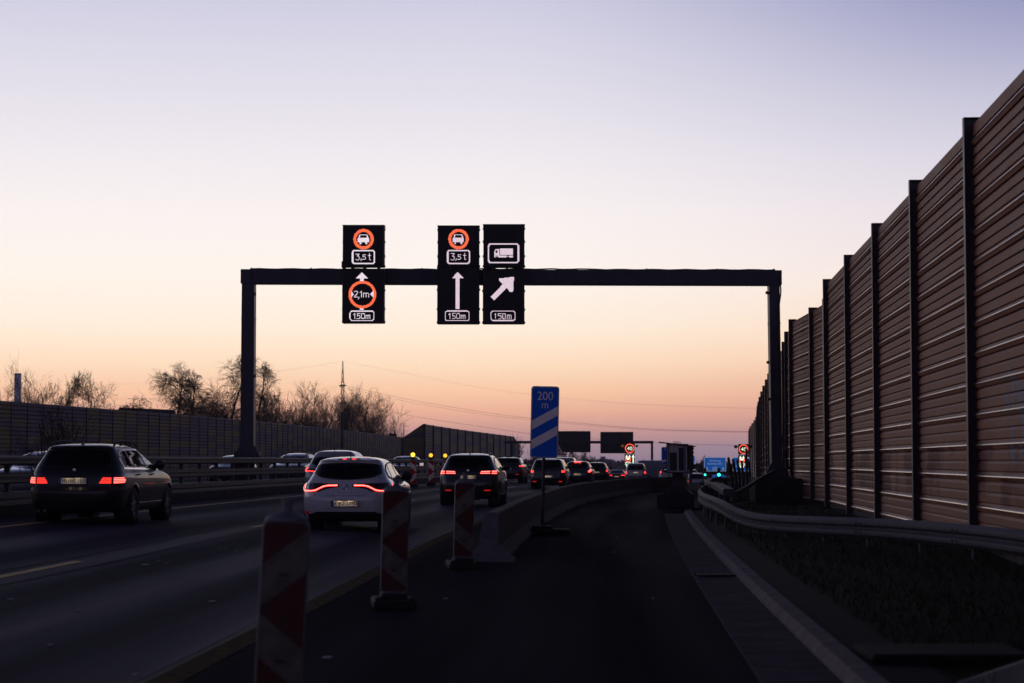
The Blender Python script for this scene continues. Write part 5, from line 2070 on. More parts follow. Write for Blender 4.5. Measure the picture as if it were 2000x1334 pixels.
    # lower rear apron
    if spec.get('apron'):
        z0_, z1_, sw = spec['apron']
        B.patch(B.arc, np.linspace(-sw, sw, 15), z0_, lambda u: z1_ - .04 * (abs(u) > sw * .8), 3, .012, .006).build("rear_apron", M_blkplastic, root)
    # lamps
    for s in (-1, 1):
        for piece in spec['lamps']:
            hs = None
            if piece.get('house'):
                u0, u1, zl2, zh2 = piece['house']
                us2 = np.linspace(u0, u1, 9)
                hs = B.patch(lambda u, z: B.arc(s * u, z), us2, pw_lin(zl2), pw_lin(zh2), 3, .008, .006).build("tail_light", piece.get('hm', M_lens_dark), root)
            lit = MB()
            for u0, z0_, u1, z1_, hw in piece.get('bars', []):
                B.strip(lambda u, z: B.arc(s * u, z), [(u0, z0_), (u1, z1_)], hw, .013, lit)
            for pts, hw in piece.get('lines', []):
                B.strip(lambda u, z: B.arc(s * u, z), pts, hw, .013, lit)
            core = MB()
            if near:
                for u0, z0_, u1, z1_, hw in piece.get('bars', []):
                    B.strip(lambda u, z: B.arc(s * u, z), [(u0 + .006, z0_), (u1 - .006, z1_)], hw * .42, .017, core)
                for pts, hw in piece.get('lines', []):
                    B.strip(lambda u, z: B.arc(s * u, z), pts, hw * .42, .017, core)
            for u, z, r in piece.get('round', []):
                p = B.arc(s * u, z)
                t = (B.arc(s * u + .02, z) - B.arc(s * u - .02, z)).normalized()
                n_ = Vector((t.y, -t.x, 0))
                if n_.y > 0: n_ = -n_
                M = Matrix((t, n_, Vector((0, 0, 1)))).transposed()
                lit.lathe([(r, .0), (r, .012), (r * .7, .022), (.001, .026)], p, 14, axis='y', M=M)
            if lit.v:
                lit.build("light_strip" if hs is not None else "tail_light", piece.get('lm', M_tail), hs or root)
            if core.v and piece.get('lm', M_tail) is M_tail:
                core.build("light_core", M_tail_core, hs or root)
    if spec.get('reflectors'):
        u0, u1, z0_, z1_ = spec['reflectors']
        for s in (-1, 1):
            B.patch(lambda u, z: B.arc(s * u, z), np.linspace(u0, u1, 4), z0_, z1_, 1, .016, .004).build("reflector", spec.get('rm', M_reflector), root)  # passive reflectors, most of them in a red that glows by itself
    if spec.get('third'):
        hw, z, lit_m = spec['third']
        c3 = B.arc(0, z)
        if near:
            MB().bbox(c3 + Vector((0, 0, .0)), (2 * hw + .2, .06, .016), .004).build("spoiler_inset", M_blkplastic, root)
            for s in (-1, 1):
                MB().bbox(c3 + Vector((s * hw * .7, -.022, .002)), (hw * .6, .03, .013), .003).build("high_brake_light", lit_m, root)
        else:
            MB().bbox(c3 + Vector((0, -.008, 0)), (2 * hw, .03, .045), .004).build("high_brake_light", lit_m, root)
    # number plate
    if spec.get('plate'):
        z, txt, lit_on = spec['plate']
        p = B.arc(0, z)
        dz = B.arc(0, z + .05) - B.arc(0, z - .05)
        tl = math.atan2(dz.y, dz.z)
        M = Matrix.Rotation(-tl * .6, 3, 'X')
        c = p + Vector((0, -.022, 0))
        b = MB(); b.bbox(c, (.535, .022, .125), .008, M)
        pb = b.build("plate_holder", M_blkplastic, root)
        b = MB(); b.bbox(c + M @ Vector((.02, -.0125, 0)), (.475, .006, .108), .002, M)
        b.build("number_plate", M_plate, pb)
        b = MB(); b.bbox(c + M @ Vector((-.2395, -.0125, 0)), (.042, .006, .108), .002, M)
        b.build("country_band", M_plateblue, pb)
        if txt:
            b = MB(); text(b, txt, c + M @ Vector((.02, -.017, 0)), w=.43, h=.076, u=M @ Vector((1, 0, 0)), v=M @ Vector((0, 0, 1)))
            if near: text(b, txt, c + M @ Vector((.0245, -.0165, 0)), w=.43, h=.076, u=M @ Vector((1, 0, 0)), v=M @ Vector((0, 0, 1)))
            b.build("lettering", M_plateink, pb)
        if lit_on:
            b = MB()
            for x in (-.1, .1):
                b.bbox(c + Vector((x, -.075, .083)), (.06, .03, .008), .002)
            b.build("plate_lamp", M_platelamp, root)
            b = MB(); b.bbox(c + Vector((0, -.05, .097)), (.42, .10, .02), .006)
            b.bbox(c + Vector((0, -.104, .080)), (.42, .012, .03), .004)
            b.build("plate_lamp_ledge", paint_mat, root)
    # mirrors
    for s in (-1, 1):
        zm = slo(sides[-1][1]) + .06
        ym = sides[-1][1] - .12
        p = B.side(s)(ym, zm)
        b = MB()
        prof = [(0.02, 0), (.075, .02), (.092, .08), (.09, .15), (.07, .2), (.02, .225)]
        b.lathe([(r, h_ * s) for r, h_ in prof], (p.x + s * .05, ym, zm + .03), 14, axis='x', M=Matrix.Diagonal((1, .7, 1)))
        b.tube([p + Vector((-s * .03, .02, -.04)), (p.x + s * .08, ym, zm)], [.03, .022], 8)
        b.build("side_mirror", spec.get('mirror', paint_mat), root, smooth=True)
    # handles
    if near:
        for s in (-1, 1):
            for y in spec['handles']:
                zq = gz0 - .14
                p = B.side(s)(y, zq)
                b = MB(); b.bbox(p + Vector((s * .022, 0, 0)), (.03, .2, .028), .01)
                b.build("door_handle", spec.get('handle_mat', paint_mat), root)
        # panel gaps: tailgate outline and door shuts
        gap = MB()
        tg = spec['tailgate']
        for s in (-1, 1):
            B.strip(lambda u, z: B.arc(s * u, z), tg, .005, .0022, gap)
            f = B.side(s)
            for y in spec['shuts']:
                B.strip(f, [(y, .32), (y, gz0 - .03)], .005, .0022, gap)
            B.strip(f, [(ax_r + .45, .33), (ax_f - .45, .33)], .006, .0022, gap)
        B.strip(B.arc, [(-tg[0][0], tg[0][1]), (tg[0][0], tg[0][1])], .005, .0022, gap)
        gap.build("panel_gap", M_blkplastic, root)
        if spec.get('sill_trim'):
            for s in (-1, 1):
                tb = MB()
                B.strip(B.side(s), [(ax_r + .42, .36), (ax_f - .45, .36)], .012, .012, tb)
                tb.build("sill_trim", M_chrome, root)
    # aerial
    zt = B.zmax
    yr_ = B.row(zt - .06 * sz)[0]
    b = MB()
    if spec.get('aerial') == 'fin':
        zb_ = float(np.interp(1, [0, 1], [0, zt])) - .035
        b.prism([(0, yr_ + .22, zb_ - .01), (0, yr_ + .42, zb_ + .0), (0, yr_ + .40, zb_ + .02), (0, yr_ + .27, zb_ + .085), (0, yr_ + .24, zb_ + .08)], (-.012, 0, 0), (.024, 0, 0))
    else:
        b.tube([(0, yr_ + .25, zt - .045), (0, yr_ + .17, zt + .10)], [.012, .006], 6)
    b.build("aerial", M_blkplastic, root)
    if spec.get('rails'):
        for s in (-1, 1):
            x = s * spec['rails'][0]
            zr_ = spec['rails'][1]
            y0, y1 = spec['rails'][2:4]
            b = MB()
            b.tube(catmull([(x, y0, zr_ - .05), (x, y0 + .12, zr_ + .015), (x * .99, y0 + .5, zr_ + .04), (x * .97, (y0 + y1) / 2, zr_ + .05), (x * .97, y1 - .4, zr_ + .035), (x * .98, y1 - .1, zr_ + .0), (x, y1, zr_ - .05)], 6), .021, 8)
            for y in (y0 + .55, (y0 + y1) / 2 + .1, y1 - .5):
                b.bbox((x * .985, y, zr_ + .0), (.03, .1, .09), .008)
            b.build("roof_rail", spec.get('rail_mat', M_galv), root, smooth=True)
    return root, B


G_AWAY = "cars queuing away from the camera"
SP_WAGON = dict(gz0=1.045, gz1=1.375, gw0=.70, gw1=.595, side=[(-1.82, -1.22), (-1.16, -.22), (-.14, .80)], slo=[(-2, 1.03), (1.0, 1.0)], shi=[(-1.85, 1.12), (-1.72, 1.30), (-1.4, 1.355), (-.1, 1.365), (.35, 1.26), (.85, 1.02)],
                wz0=1.03, wz1=1.36, dark=True, trim=M_chrome, spokes=7, handles=(-1.0, .1), shuts=(-1.19, -.18, .95), sill_trim=True, handle_mat=P_black,
                tailgate=[(.66, .70), (.70, .82), (.74, .98), (.68, 1.10), (.60, 1.36)], aerial='fin', rails=(.60, 1.492, -1.72, .05),
                plate=(.79, "MH\u00b7HS 1911", True), third=(.17, 1.425, M_lens_dark), apron=(.24, .34, .8),
                lamps=[dict(house=(.47, .715, [(.47, .735), (.72, .735)], [(.47, .78), (.54, .905), (.72, .925)]), lm=M_tail_soft, bars=[(.49, .754, .70, .754, .009), (.505, .783, .70, .783, .009), (.52, .812, .70, .812, .009), (.54, .841, .70, .841, .009)]),
                       dict(house=(.73, 1.12, [(.73, .735), (1.0, .745), (1.12, .80)], [(.73, .925), (1.0, .915), (1.12, .86)]), lm=M_tail, bars=[(.745, .756, 1.02, .764, .0105), (.745, .785, 1.05, .79, .0105), (.745, .814, 1.05, .817, .0105), (.745, .843, 1.0, .844, .0105)])],
                reflectors=(.55, .72, .40, .43), rm=M_lens_dark)
SP_HATCH = dict(gz0=1.005, gz1=1.315, gw0=.675, gw1=.60, gcorner=.04, smile=.075, side=[(-1.38, -1.05), (-1.0, -.18), (-.1, .78)], slo=[(-1.4, 1.06), (-.9, .99), (1, .955)], shi=[(-1.42, 1.16), (-1.1, 1.27), (-.6, 1.315), (.1, 1.31), (.5, 1.2), (.85, .98)],
                wz0=1.0, wz1=1.32, spokes=5, handles=(-.78, .18), shuts=(-1.03, -.14, .92), mirror=M_blkplastic, trim=M_blkplastic,
                tailgate=[(.60, .685), (.66, .80), (.70, .98), (.62, 1.10), (.56, 1.32)], aerial='mast', apron=(.20, .375, .80),
                plate=(.535, "E\u00b7JO 1070", True), third=(.13, 1.398, M_tail_soft),
                lamps=[dict(house=(.13, 1.18, [(.13, .855), (.35, .83), (.52, .76), (.8, .745), (1.0, .765), (1.18, .83)], [(.13, .905), (.5, .925), (1.0, .935), (1.18, .90)]),
                            lines=[([(.16, .882), (.34, .880), (.44, .862), (.58, .795), (.66, .777), (.90, .777)], .0165), ([(.90, .777), (1.0, .80), (1.07, .86)], .0165), ([(1.07, .86), (1.09, .905)], .02)])],
                reflectors=(.76, .90, .335, .385))
SP_SUV = dict(gz0=1.165, gz1=1.475, gw0=.69, gw1=.615, gcorner=.08, side=[(-1.42, -1.1), (-1.03, -.2), (-.12, .78)], slo=[(-1.5, 1.17), (-.9, 1.11), (1, 1.08)], shi=[(-1.45, 1.26), (-1.1, 1.42), (-.6, 1.475), (.1, 1.47), (.5, 1.34), (.9, 1.1)],
              wz0=1.12, wz1=1.47, spokes=5, handles=(-.78, .18), shuts=(-1.06, -.16, .92), cladding=True, mirror=P_black, trim=M_blkplastic,
              tailgate=[(.62, .74), (.66, .95), (.70, 1.14), (.64, 1.25), (.58, 1.48)], aerial='fin', apron=(.26, .56, .95),
              plate=(.875, "O\u00b7FF 333", True), third=(.2, 1.52, M_lens_dark), rails=(.58, 1.56, -1.3, .2), rail_mat=M_blkplastic,
              lamps=[dict(house=(.36, .70, [(.36, .985), (.70, .985)], [(.36, 1.06), (.70, 1.075)]), lm=M_tail, lines=[([(.38, 1.0), (.68, 1.0)], .016), ([(.40, 1.045), (.68, 1.055)], .016)]),
                     dict(house=(.72, 1.02, [(.72, .985), (1.02, 1.0)], [(.72, 1.08), (1.02, 1.09)]), lm=M_tail, lines=[([(.74, 1.0), (.98, 1.0)], .018), ([(.74, 1.055), (.98, 1.06)], .018)])],
              reflectors=(.50, .70, .47, .50), rm=M_tail_deep)
SP_MPV = dict(gz0=1.05, gz1=1.44, gw0=.68, gw1=.60, side=[(-1.5, -1.1), (-1.03, -.15), (-.07, .95)], slo=[(-1.6, 1.06), (1.2, 1.0)], shi=[(-1.55, 1.2), (-1.2, 1.42), (0, 1.43), (.5, 1.3), (1.05, 1.03)], wz0=1.06, wz1=1.42,
              handles=(), shuts=(), tailgate=[(.6, .5), (.6, .9)], apron=(.22, .36, .8), plate=(.62, None, True), reflectors=(.55, .74, .36, .40), rm=M_tail_deep,
              lamps=[dict(house=(.66, .98, [(.66, .80), (.98, .82)], [(.66, .98), (.98, .98)]), lm=M_tail, bars=[(.70, .87, .92, .88, .055)])])
SP_SEDAN = dict(gz0=1.055, gz1=1.36, gw0=.66, gw1=.52, side=[(-1.05, -.2), (-.12, .85)], slo=[(-1.3, 1.05), (1, 1.0)], shi=[(-1.25, 1.1), (-.8, 1.31), (-.2, 1.345), (.3, 1.25), (.9, 1.02)], wz0=1.03, wz1=1.34,
                handles=(), shuts=(), tailgate=[(.6, .5), (.6, .9)], apron=(.22, .36, .8), plate=(.72, None, True), dark=True,
                lamps=[dict(house=(.42, 1.0, [(.42, .80), (1.0, .80)], [(.42, .90), (1.0, .92)]), lm=M_tail, bars=[(.46, .85, .94, .84, .03)])])
SP_VAN = dict(name='van', gz0=1.35, gz1=1.9, gw0=.75, gw1=.72, side=[(.9, 1.3), (1.3, 1.5)], slo=[(-2, 1.35), (2, 1.3)], shi=[(.8, 1.85), (1.2, 1.8), (1.6, 1.45)], wz0=1.35, wz1=2.0,
              handles=(), shuts=(), tailgate=[(.6, .5), (.6, .9)], plate=None, apron=None, lamps=[dict(house=(.82, 1.02, [(.82, .8), (1.02, .8)], [(.82, 1.2), (1.02, 1.2)]), lm=M_tail_deep, bars=[])])


def slope(d):
    return (LANE(d + 3) - LANE(d - 3)) / 6


def place(kind, label, px, d, paint_mat, spec, group=G_AWAY, dh=0.0, near=False, sz=1.0, sx=1.0, cat="car", zoff=None, over=None, flip=False):
    """px: photo pixel of the middle of the tail; d: distance of the tail"""
    sp = dict(spec)
    if over: sp.update(over)
    h = math.atan(slope(d + 2)) + dh
    x = at(px, 900, d).x
    Lc = SHAPES[kind]['L']
    cx_, cy_ = x + math.sin(h) * Lc / 2, d + math.cos(h) * Lc / 2
    z = zroad(cx_, cy_) + .006 if zoff is None else zoff
    r, B = build_car(kind, label, cat, (cx_, cy_, z), h + (math.pi if flip else 0), paint_mat, group, sp, sz, sx, near)
    return r, B


wag, WB_ = place('wagon', "black estate car with chrome window trim and roof rails, plate reading MH HS 1911", 141, 36.9, P_black, SP_WAGON, near=True)
hat, HB_ = place('hatch', "white hatchback with long curved red tail-light lines behind the striped beacon", 674, 38.8, P_white, SP_HATCH, near=True)
suv, SB_ = place('suv', "black high-roofed car with twin horizontal tail lights ahead of the white hatchback", 913, 60.8, P_dark, SP_SUV, near=True)
# emblem and lettering on the hatchback tail, badge on the others
b = MB()
p = HB_.arc(0, .845)
for s in (-1, 1):
    b.tube([p + Vector((0, -.02, .07)), p + Vector((s * .05, -.018, 0)), p + Vector((0, -.016, -.07))], .011, 6)
b.build("emblem", M_chrome, hat)
b = MB(); text(b, "MEGANE", HB_.arc(0, .745) + Vector((0, -.014, 0)), w=.30, h=.03)
b.build("lettering", M_chrome, hat)
b = MB(); b.lathe([(.05, 0), (.045, -.012), (.001, -.016)], SB_.arc(0, 1.07) + Vector((0, -.004, 0)), 16, axis='y'); b.build("emblem", M_chrome, suv)
b = MB(); text(b, "Q A S H Q A I", SB_.arc(0, .975) + Vector((0, -.012, 0)), w=.62, h=.03); b.build("lettering", M_chrome, suv)
b = MB(); b.lathe([(.04, 0), (.036, -.01), (.001, -.012)], WB_.arc(0, .985) + Vector((0, -.004, 0)), 16, axis='y'); b.build("emblem", M_chrome, wag)
b = MB(); b.tube([(-.62, -2.30, .24), (-.62, -2.42, .24)], .035, 10); b.tube([(-.5, -2.30, .24), (-.5, -2.42, .24)], .035, 10); b.build("exhaust_pipe", M_chrome, wag)

place('hatch', "silver compact car in the left lane, mostly hidden behind the white hatchback", 645, 62, paint("pale silver car paint", (.36, .37, .41), .35, .4), SP_HATCH, sz=1.06, over=dict(plate=(.6, None, False), third=None,
      lamps=[dict(house=(.45, 1.08, [(.45, .83), (1.08, .86)], [(.45, .93), (1.08, 1.0)]), lm=M_tail, lines=[([(.5, .86), (.74, .88)], .016), ([(.78, .88), (1.0, .885)], .018), ([(.80, .96), (.98, .975)], .016), ([(1.0, .885), (1.03, .97)], .016)])], reflectors=(.8, .95, .36, .42)))
place('suv', "dark car just ahead of the black high-roofed car, one tail light and bright flank showing", 990, 117, P_dark, SP_SUV, sz=.93, over=dict(plate=(.8, None, False), lamps=[dict(house=(.7, 1.05, [(.7, .92), (1.05, .95)], [(.7, 1.02), (1.05, 1.06)]), lm=M_tail, lines=[([(.72, .97), (1.02, .98)], .035)])]))
place('mpv', "dark boxy car right behind the post of the blue distance board", 1069, 98, P_dark, SP_MPV, sz=.945)
place('hatch', "grey hatchback with round tail lights and glowing high brake light", 1127, 122, P_grey, SP_HATCH, over=dict(plate=(.62, None, True), third=(.2, 1.385, M_brake_hot), reflectors=None,
      lamps=[dict(house=(.62, 1.05, [(.62, .70), (1.05, .78)], [(.62, .92), (1.05, 1.0)]), round=[(.76, .80, .07), (.90, .86, .085)], lm=M_brake_hot)]))
place('mpv', "pale-roofed car mostly hidden between the boxy dark car and the grey hatchback", 1101, 134, P_silver, SP_MPV, sz=1.06, over=dict(plate=None, third=None))
place('hatch', "small dark car with rectangular plate glow behind the grey hatchback", 1164, 150, P_dark, SP_HATCH, sz=1.04, over=dict(plate=(.75, None, True), reflectors=None, third=None,
      lamps=[dict(house=(.62, 1.0, [(.62, .72), (1.0, .75)], [(.62, .98), (1.0, 1.0)]), round=[(.88, .84, .085)], lm=M_tail)]))
place('sedan', "low black saloon with wide orange-red tail lights", 1204, 205, P_black, SP_SEDAN, zoff=ZP(205) - .1)
place('mpv', "silver people carrier between the black saloon and the pale van", 1241, 166, P_silver, SP_MPV, sz=1.03, dh=-.0, over=dict(plate=(.84, None, True), reflectors=None,
      lamps=[dict(house=(.66, .98, [(.66, .72), (.98, .74)], [(.66, .98), (.98, 1.0)]), lm=M_tail, round=[(.82, .84, .095)])]))
# van seen from the side, turning off to the right
v, _ = build_car('van', "pale blue-grey panel van seen side-on, partly behind the roofed cabinet", "van", (at(1291, 900, 200).x, 200, ZP(200) - .05), R(78), P_van, None, SP_VAN)
place('mpv', "pale vehicle with two tail lights low behind the cabinet pedestal", 1306, 178, paint("cream car paint", (.5, .47, .42), .4, 0), SP_MPV, sz=.82, zoff=ZP(178) - .12, over=dict(plate=None, reflectors=None,
      lamps=[dict(house=(.62, 1.0, [(.62, .80), (1.0, .82)], [(.62, 1.1), (1.0, 1.12)]), lm=M_tail, round=[(.8, 1.0, .12)])]))
c_, CB = place('mpv', "pale-roofed car right of the pedestal with one red tail light showing", 1359.5, 186, P_silver, SP_MPV, zoff=ZP(186) - .72, over=dict(plate=None, reflectors=None,
      lamps=[dict(house=(.66, .98, [(.66, .72), (.98, .74)], [(.66, .98), (.98, 1.0)]), lm=M_tail_soft, round=[(.84, .86, .09)])]))
# oncoming vehicle of which the two white headlamps show
t_, TB = place('hatch', "dark oncoming car facing the camera with two white headlamps beside the yellow block", 1347, 214, P_dark, SP_HATCH, group="oncoming cars", zoff=ZP(214) - .0, dh=.02, flip=True, over=dict(plate=None, reflectors=None, lamps=[]))
for s in (-1, 1):
    p = TB.nose(s * .62, .74)
    MB().lathe([(.13, 0), (.12, .05), (.001, .08)], p + Vector((0, -.01, 0)), 14, axis='y').build("headlamp", M_head, t_, smooth=True)
d = 176
p = at(1339.5, 936, d)
yb = thing("crash_cushion", "yellow block standing at the end of the barrier, right of the pedestal", "crash cushion", (p.x, d, ZP(d)))
zq = p.z - ZP(d)
M_yb = mat("yellow plastic", (0.55, 0.38, 0.04), .5, noise=.2, scale=5)
b = MB(); b.bbox((0, 0, zq), (.42, .8, .30), .05); b.bbox((0, 0, zq - .28), (.3, .6, .3), .03); b.build("body", M_yb, yb)
b = MB(); b.bbox((0, 0, (zq - .4) / 2), (.3, .6, max(.1, zq - .42)), .02); b.build("base", M_rubber, yb)

G_ON = "cars on the far side of the median"
onc = [(36, 60, 'wagon', P_silver, "silver vehicle roof behind the median barrier at the left picture edge", 1.0, 1.0), (437, 104, 'hatch', P_teal, "blue-green car roof showing beside the gantry's left foot", 1.0, 1.0),
       (556, 100, 'wagon', P_teal, "dark teal car roof showing behind the median, left of the silver compact car", 1.03, 1.0), (780, 112, 'sedan', P_grey, "grey car roof behind the median between hatchback and amber lamps", 1.0, 1.0),
       ]
for px, d, kd, pm, lb, sz_, sx_ in onc:
    sp = {'wagon': SP_WAGON, 'hatch': SP_HATCH, 'sedan': SP_SEDAN, 'mpv': SP_MPV}[kd]
    place(kd, lb, px, d, pm, sp, group=G_ON, flip=True, sz=sz_, zoff=ZP(d) + (.26 if d < 80 else .32), over=dict(plate=None, lamps=[], reflectors=None, third=None, trim=None))

# ------------------------------------------------------------------ bare trees


def tree(label, base, H, spread, seed, weep=0.0, dens=1.0, fork=.3, upright=.5, group="bare winter trees behind the left noise wall", lean=0.0, trunks=1, tw=.016, cat="tree", name="bare_tree"):
    rnd = random.Random(seed)
    root = thing(name, label, cat, base, 0, group)
    tw *= 1.35
    wood, twig = MB(), MB()
    segs = [0]

    def tri(mb, p, q, r0, r1, n):
        d_ = (q - p)
        if d_.length < 1e-6:
            return
        t = d_.normalized()
        a = t.orthogonal().normalized()
        c = t.cross(a)
        b0 = len(mb.v)
        for pp_, r in ((p, r0), (q, r1)):
            for k in range(n):
                an = 2 * math.pi * k / n
                mb.v.append(tuple(pp_ + (a * math.cos(an) + c * math.sin(an)) * r))
        for k in range(n):
            k2 = (k + 1) % n
            mb.f.append((b0 + k, b0 + k2, b0 + n + k2, b0 + n + k))

    from collections import deque
    queue = deque()

    def grow(p, d_, ln, r, lev):
        if segs[0] > 11000:
            return
        ns = [9, 6, 5, 4, 3][lev]
        step = ln / ns
        mb = wood if lev < 1 else twig
        for i in range(ns):
            j = [.10, .15, .19, .22, .24][lev]
            dr = Vector((rnd.gauss(0, j), rnd.gauss(0, j), rnd.gauss(0, j)))
            f_ = (i + 1) / ns
            if lev == 0:
                pull = Vector((lean, 0, .12))
            else:
                pull = Vector((0, 0, upright * .24 * (1 - weep) - weep * (.02 + .38 * f_) * (.25 + .33 * lev)))
            d_ = (d_ + dr + pull).normalized()
            q = p + d_ * step
            r1 = max(r * (1 - 1.0 / (ns + 2 - i)) if lev == 0 else r * .80, tw * .4)
            tri(mb, p, q, r, r1, [7, 5, 4, 3, 3][lev])
            segs[0] += 1
            if lev < 4 and not (lev == 0 and f_ < fork):
                nk = [2.2, 1.8, 1.5, .8][lev] * dens
                k = int(nk) + (rnd.random() < nk - int(nk))
                for _ in range(k):
                    az = rnd.random() * 2 * math.pi
                    o1 = d_.orthogonal().normalized()
                    o2 = d_.cross(o1)
                    sp_ = rnd.uniform(.5, 1.0) * (1.0 if lev else .5 + .8 * spread)
                    nd = (d_ + (o1 * math.cos(az) + o2 * math.sin(az)) * sp_).normalized()
                    if lev == 0:
                        tl_ = ln * rnd.uniform(.38, .62) * (spread + .3) * (1.15 - .8 * f_)
                    else:
                        tl_ = ln * rnd.uniform(.42, .7) * (1.1 - .45 * f_)
                    if lev >= 2: tl_ *= 1.0 + weep * .9
                    queue.append((p.lerp(q, rnd.random()), nd, tl_, max(r1 * (.55 if lev == 0 else .5), tw * .5), lev + 1))
            p, r = q, r1
    for k in range(trunks):
        a = k / max(1, trunks) * 6.28 + seed
        d0 = Vector((.0 if trunks == 1 else .38 * math.cos(a), .0 if trunks == 1 else .38 * math.sin(a), 1)).normalized()
        grow(Vector((0, 0, -.3)), d0, H * .80 / (1 if trunks == 1 else 1.05) * rnd.uniform(.9, 1.05), H * .012 / math.sqrt(trunks) + .015, 0)
    while queue:
        grow(*queue.popleft())
    # bring the tree to its height
    zmx = float(np.percentile([v[2] for v in twig.v], 99.3))
    kf = H / zmx
    for mb in (wood, twig):
        mb.v = [(x * kf, y * kf, z * kf) for x, y, z in mb.v]
    wood.build("trunk", M_bark, root)
    twig.build("crown", M_twig, root)
    return root


def tree_at(label, px, ytop, d, spread, seed, **kw):
    tp = at(px, ytop, d)
    g = ZP(d) + .1
    return tree(label, (tp.x, d, g), tp.z - g, spread, seed, **kw)


tree_at("sparse bare shrub with rising thin twigs in front of the pale chimney", 52, 724, 150, 1.1, 5, upright=.45, dens=.72, trunks=3, fork=.2, tw=.011)
tree_at("slim upright bare tree just right of the pale chimney", 107, 733, 250, .42, 12, upright=.75, dens=1.1, fork=.12, tw=.02)
tree_at("broad bare tree second to the right of the pale chimney", 162, 733, 250, .85, 23, upright=.4, weep=.15, dens=1.15, fork=.15, tw=.02)
tree_at("small drooping birch low over the wall, left of the big weeping birches", 262, 778, 215, .9, 31, weep=.75, dens=.8, fork=.3, tw=.017)
tree_at("wide weeping birch, left of the pair of big ones", 322, 714, 200, .75, 42, weep=.62, dens=.86, fork=.35, tw=.016)
tree_at("wide weeping birch, right of the pair of big ones", 385, 720, 205, .75, 57, weep=.62, dens=.86, fork=.35, tw=.016)
tree_at("tallest weeping birch, its crown touching the gantry's left column", 452, 698, 212, .55, 64, weep=.55, dens=.85, fork=.35, tw=.016)
tree_at("drooping bare tree right behind the gantry's left column", 508, 716, 228, .5, 73, weep=.5, dens=.95, fork=.25, tw=.017)
tree_at("open bare tree with rising branches right of the gantry's left column", 556, 750, 240, .95, 88, upright=.8, dens=.9, trunks=2, fork=.15, tw=.016)
tree_at("dense twiggy bare bush between the open tree and the lattice mast", 612, 782, 262, 1.2, 93, upright=.4, dens=1.15, trunks=2, fork=.1, tw=.017)
tree_at("big round bare tree standing before the lattice mast", 703, 759, 295, 1.15, 104, upright=.42, dens=1.2, trunks=1, fork=.14, tw=.017)
tree_at("low bare shrub leaning right beside the big round tree", 742, 800, 300, .9, 115, upright=.3, dens=.75, trunks=2, fork=.1, tw=.016)
tree_at("thin twiggy shrub growing up behind the black estate car", 105, 800, 44, .9, 126, upright=.5, dens=.5, trunks=5, fork=.15, tw=.0035, group="shrubs in the median", cat="shrub", name="bare_shrub")
tree_at("dense low bare bush at the foot of the open rising tree", 578, 792, 236, 1.3, 211, upright=.4, dens=1.2, trunks=2, fork=.1)
tree_at("dense low bare bush between twiggy bush and lattice mast", 645, 775, 280, 1.2, 222, upright=.45, dens=1.25, trunks=2, fork=.1)
tree_at("second rounded bare tree close behind the big round one", 690, 772, 310, 1.2, 233, upright=.45, dens=1.2, trunks=1, fork=.12)
tree_at("dense low bare bush just right of the gantry's left column", 532, 788, 222, 1.3, 255, upright=.4, dens=1.25, trunks=2, fork=.1)
tree_at("dense low bare bush at the right foot of the big round tree", 730, 790, 305, 1.3, 266, upright=.35, dens=1.25, trunks=2, fork=.1)
tree_at("low bare bush under the pair of weeping birches", 420, 765, 214, 1.2, 244, upright=.3, weep=.3, dens=1.2, trunks=2, fork=.1)
G_FT = "faint bare trees on the hazy horizon"
tree_at("faint bare tree left of the blue distance board", 1026, 856, 420, .9, 131, dens=.95, upright=.8, trunks=2, fork=.15, tw=.03, group=G_FT)
tree_at("faint low tree between blue board and far gantry", 1122, 880, 430, 1.0, 142, dens=.95, upright=.7, trunks=2, fork=.15, tw=.03, group=G_FT)
tree_at("faint bushy tree under the far board backs", 1165, 893, 430, 1.3, 153, dens=1.1, upright=.4, trunks=3, fork=.1, tw=.03, group=G_FT)
for i, (px, y, sd_) in enumerate(((1362, 893, 161), (1392, 898, 172), (1422, 899, 183), (1455, 886, 194), (1338, 903, 205))):
    tree_at(["faint tree between cabinet and Duisburg board", "faint tree behind the Duisburg board", "faint tree right of the Duisburg board", "faint tree behind the right 40 sign", "faint low tree right of the roofed cabinet"][i],
            px, y, 400, .9, sd_, dens=.95, upright=.7, trunks=2, fork=.12, tw=.03, group=G_FT)

# far woodland mass closing the horizon
wd = MB()
rnd = random.Random(77)
for i in range(2200):
    d = 800 + 330 * rnd.random()
    x = rnd.uniform(-420, 420)
    g = ZP(d)
    h = rnd.uniform(2.0, 4.2) * (1 + .3 * math.sin(x * .05))
    r = rnd.uniform(1.5, 3.5)
    for k in range(5):
        a, e = rnd.random() * 6.28, rnd.uniform(.2, 1)
        c = Vector((x + r * math.cos(a) * (1 - e * .6), d + r * math.sin(a), g + h * e))
        s = rnd.uniform(.5, 1.4)
        u1 = Vector((rnd.gauss(0, 1), rnd.gauss(0, 1), rnd.gauss(0, 1))).normalized() * s
        u2 = u1.orthogonal().normalized() * s
        wd.add([c + u1, c - u1 * .5 + u2, c - u1 * .5 - u2, Vector((x, d, g - 1))], [(0, 1, 2), (0, 1, 3), (1, 2, 3)])
tag(wd.build("woods", mat("haze-tinted winter woods", (0.11, 0.095, 0.12), .95)), "low hazy line of far-off bare woods along the horizon", "woods", kind='stuff')  # distance haze is put into the colour as a lighter lavender

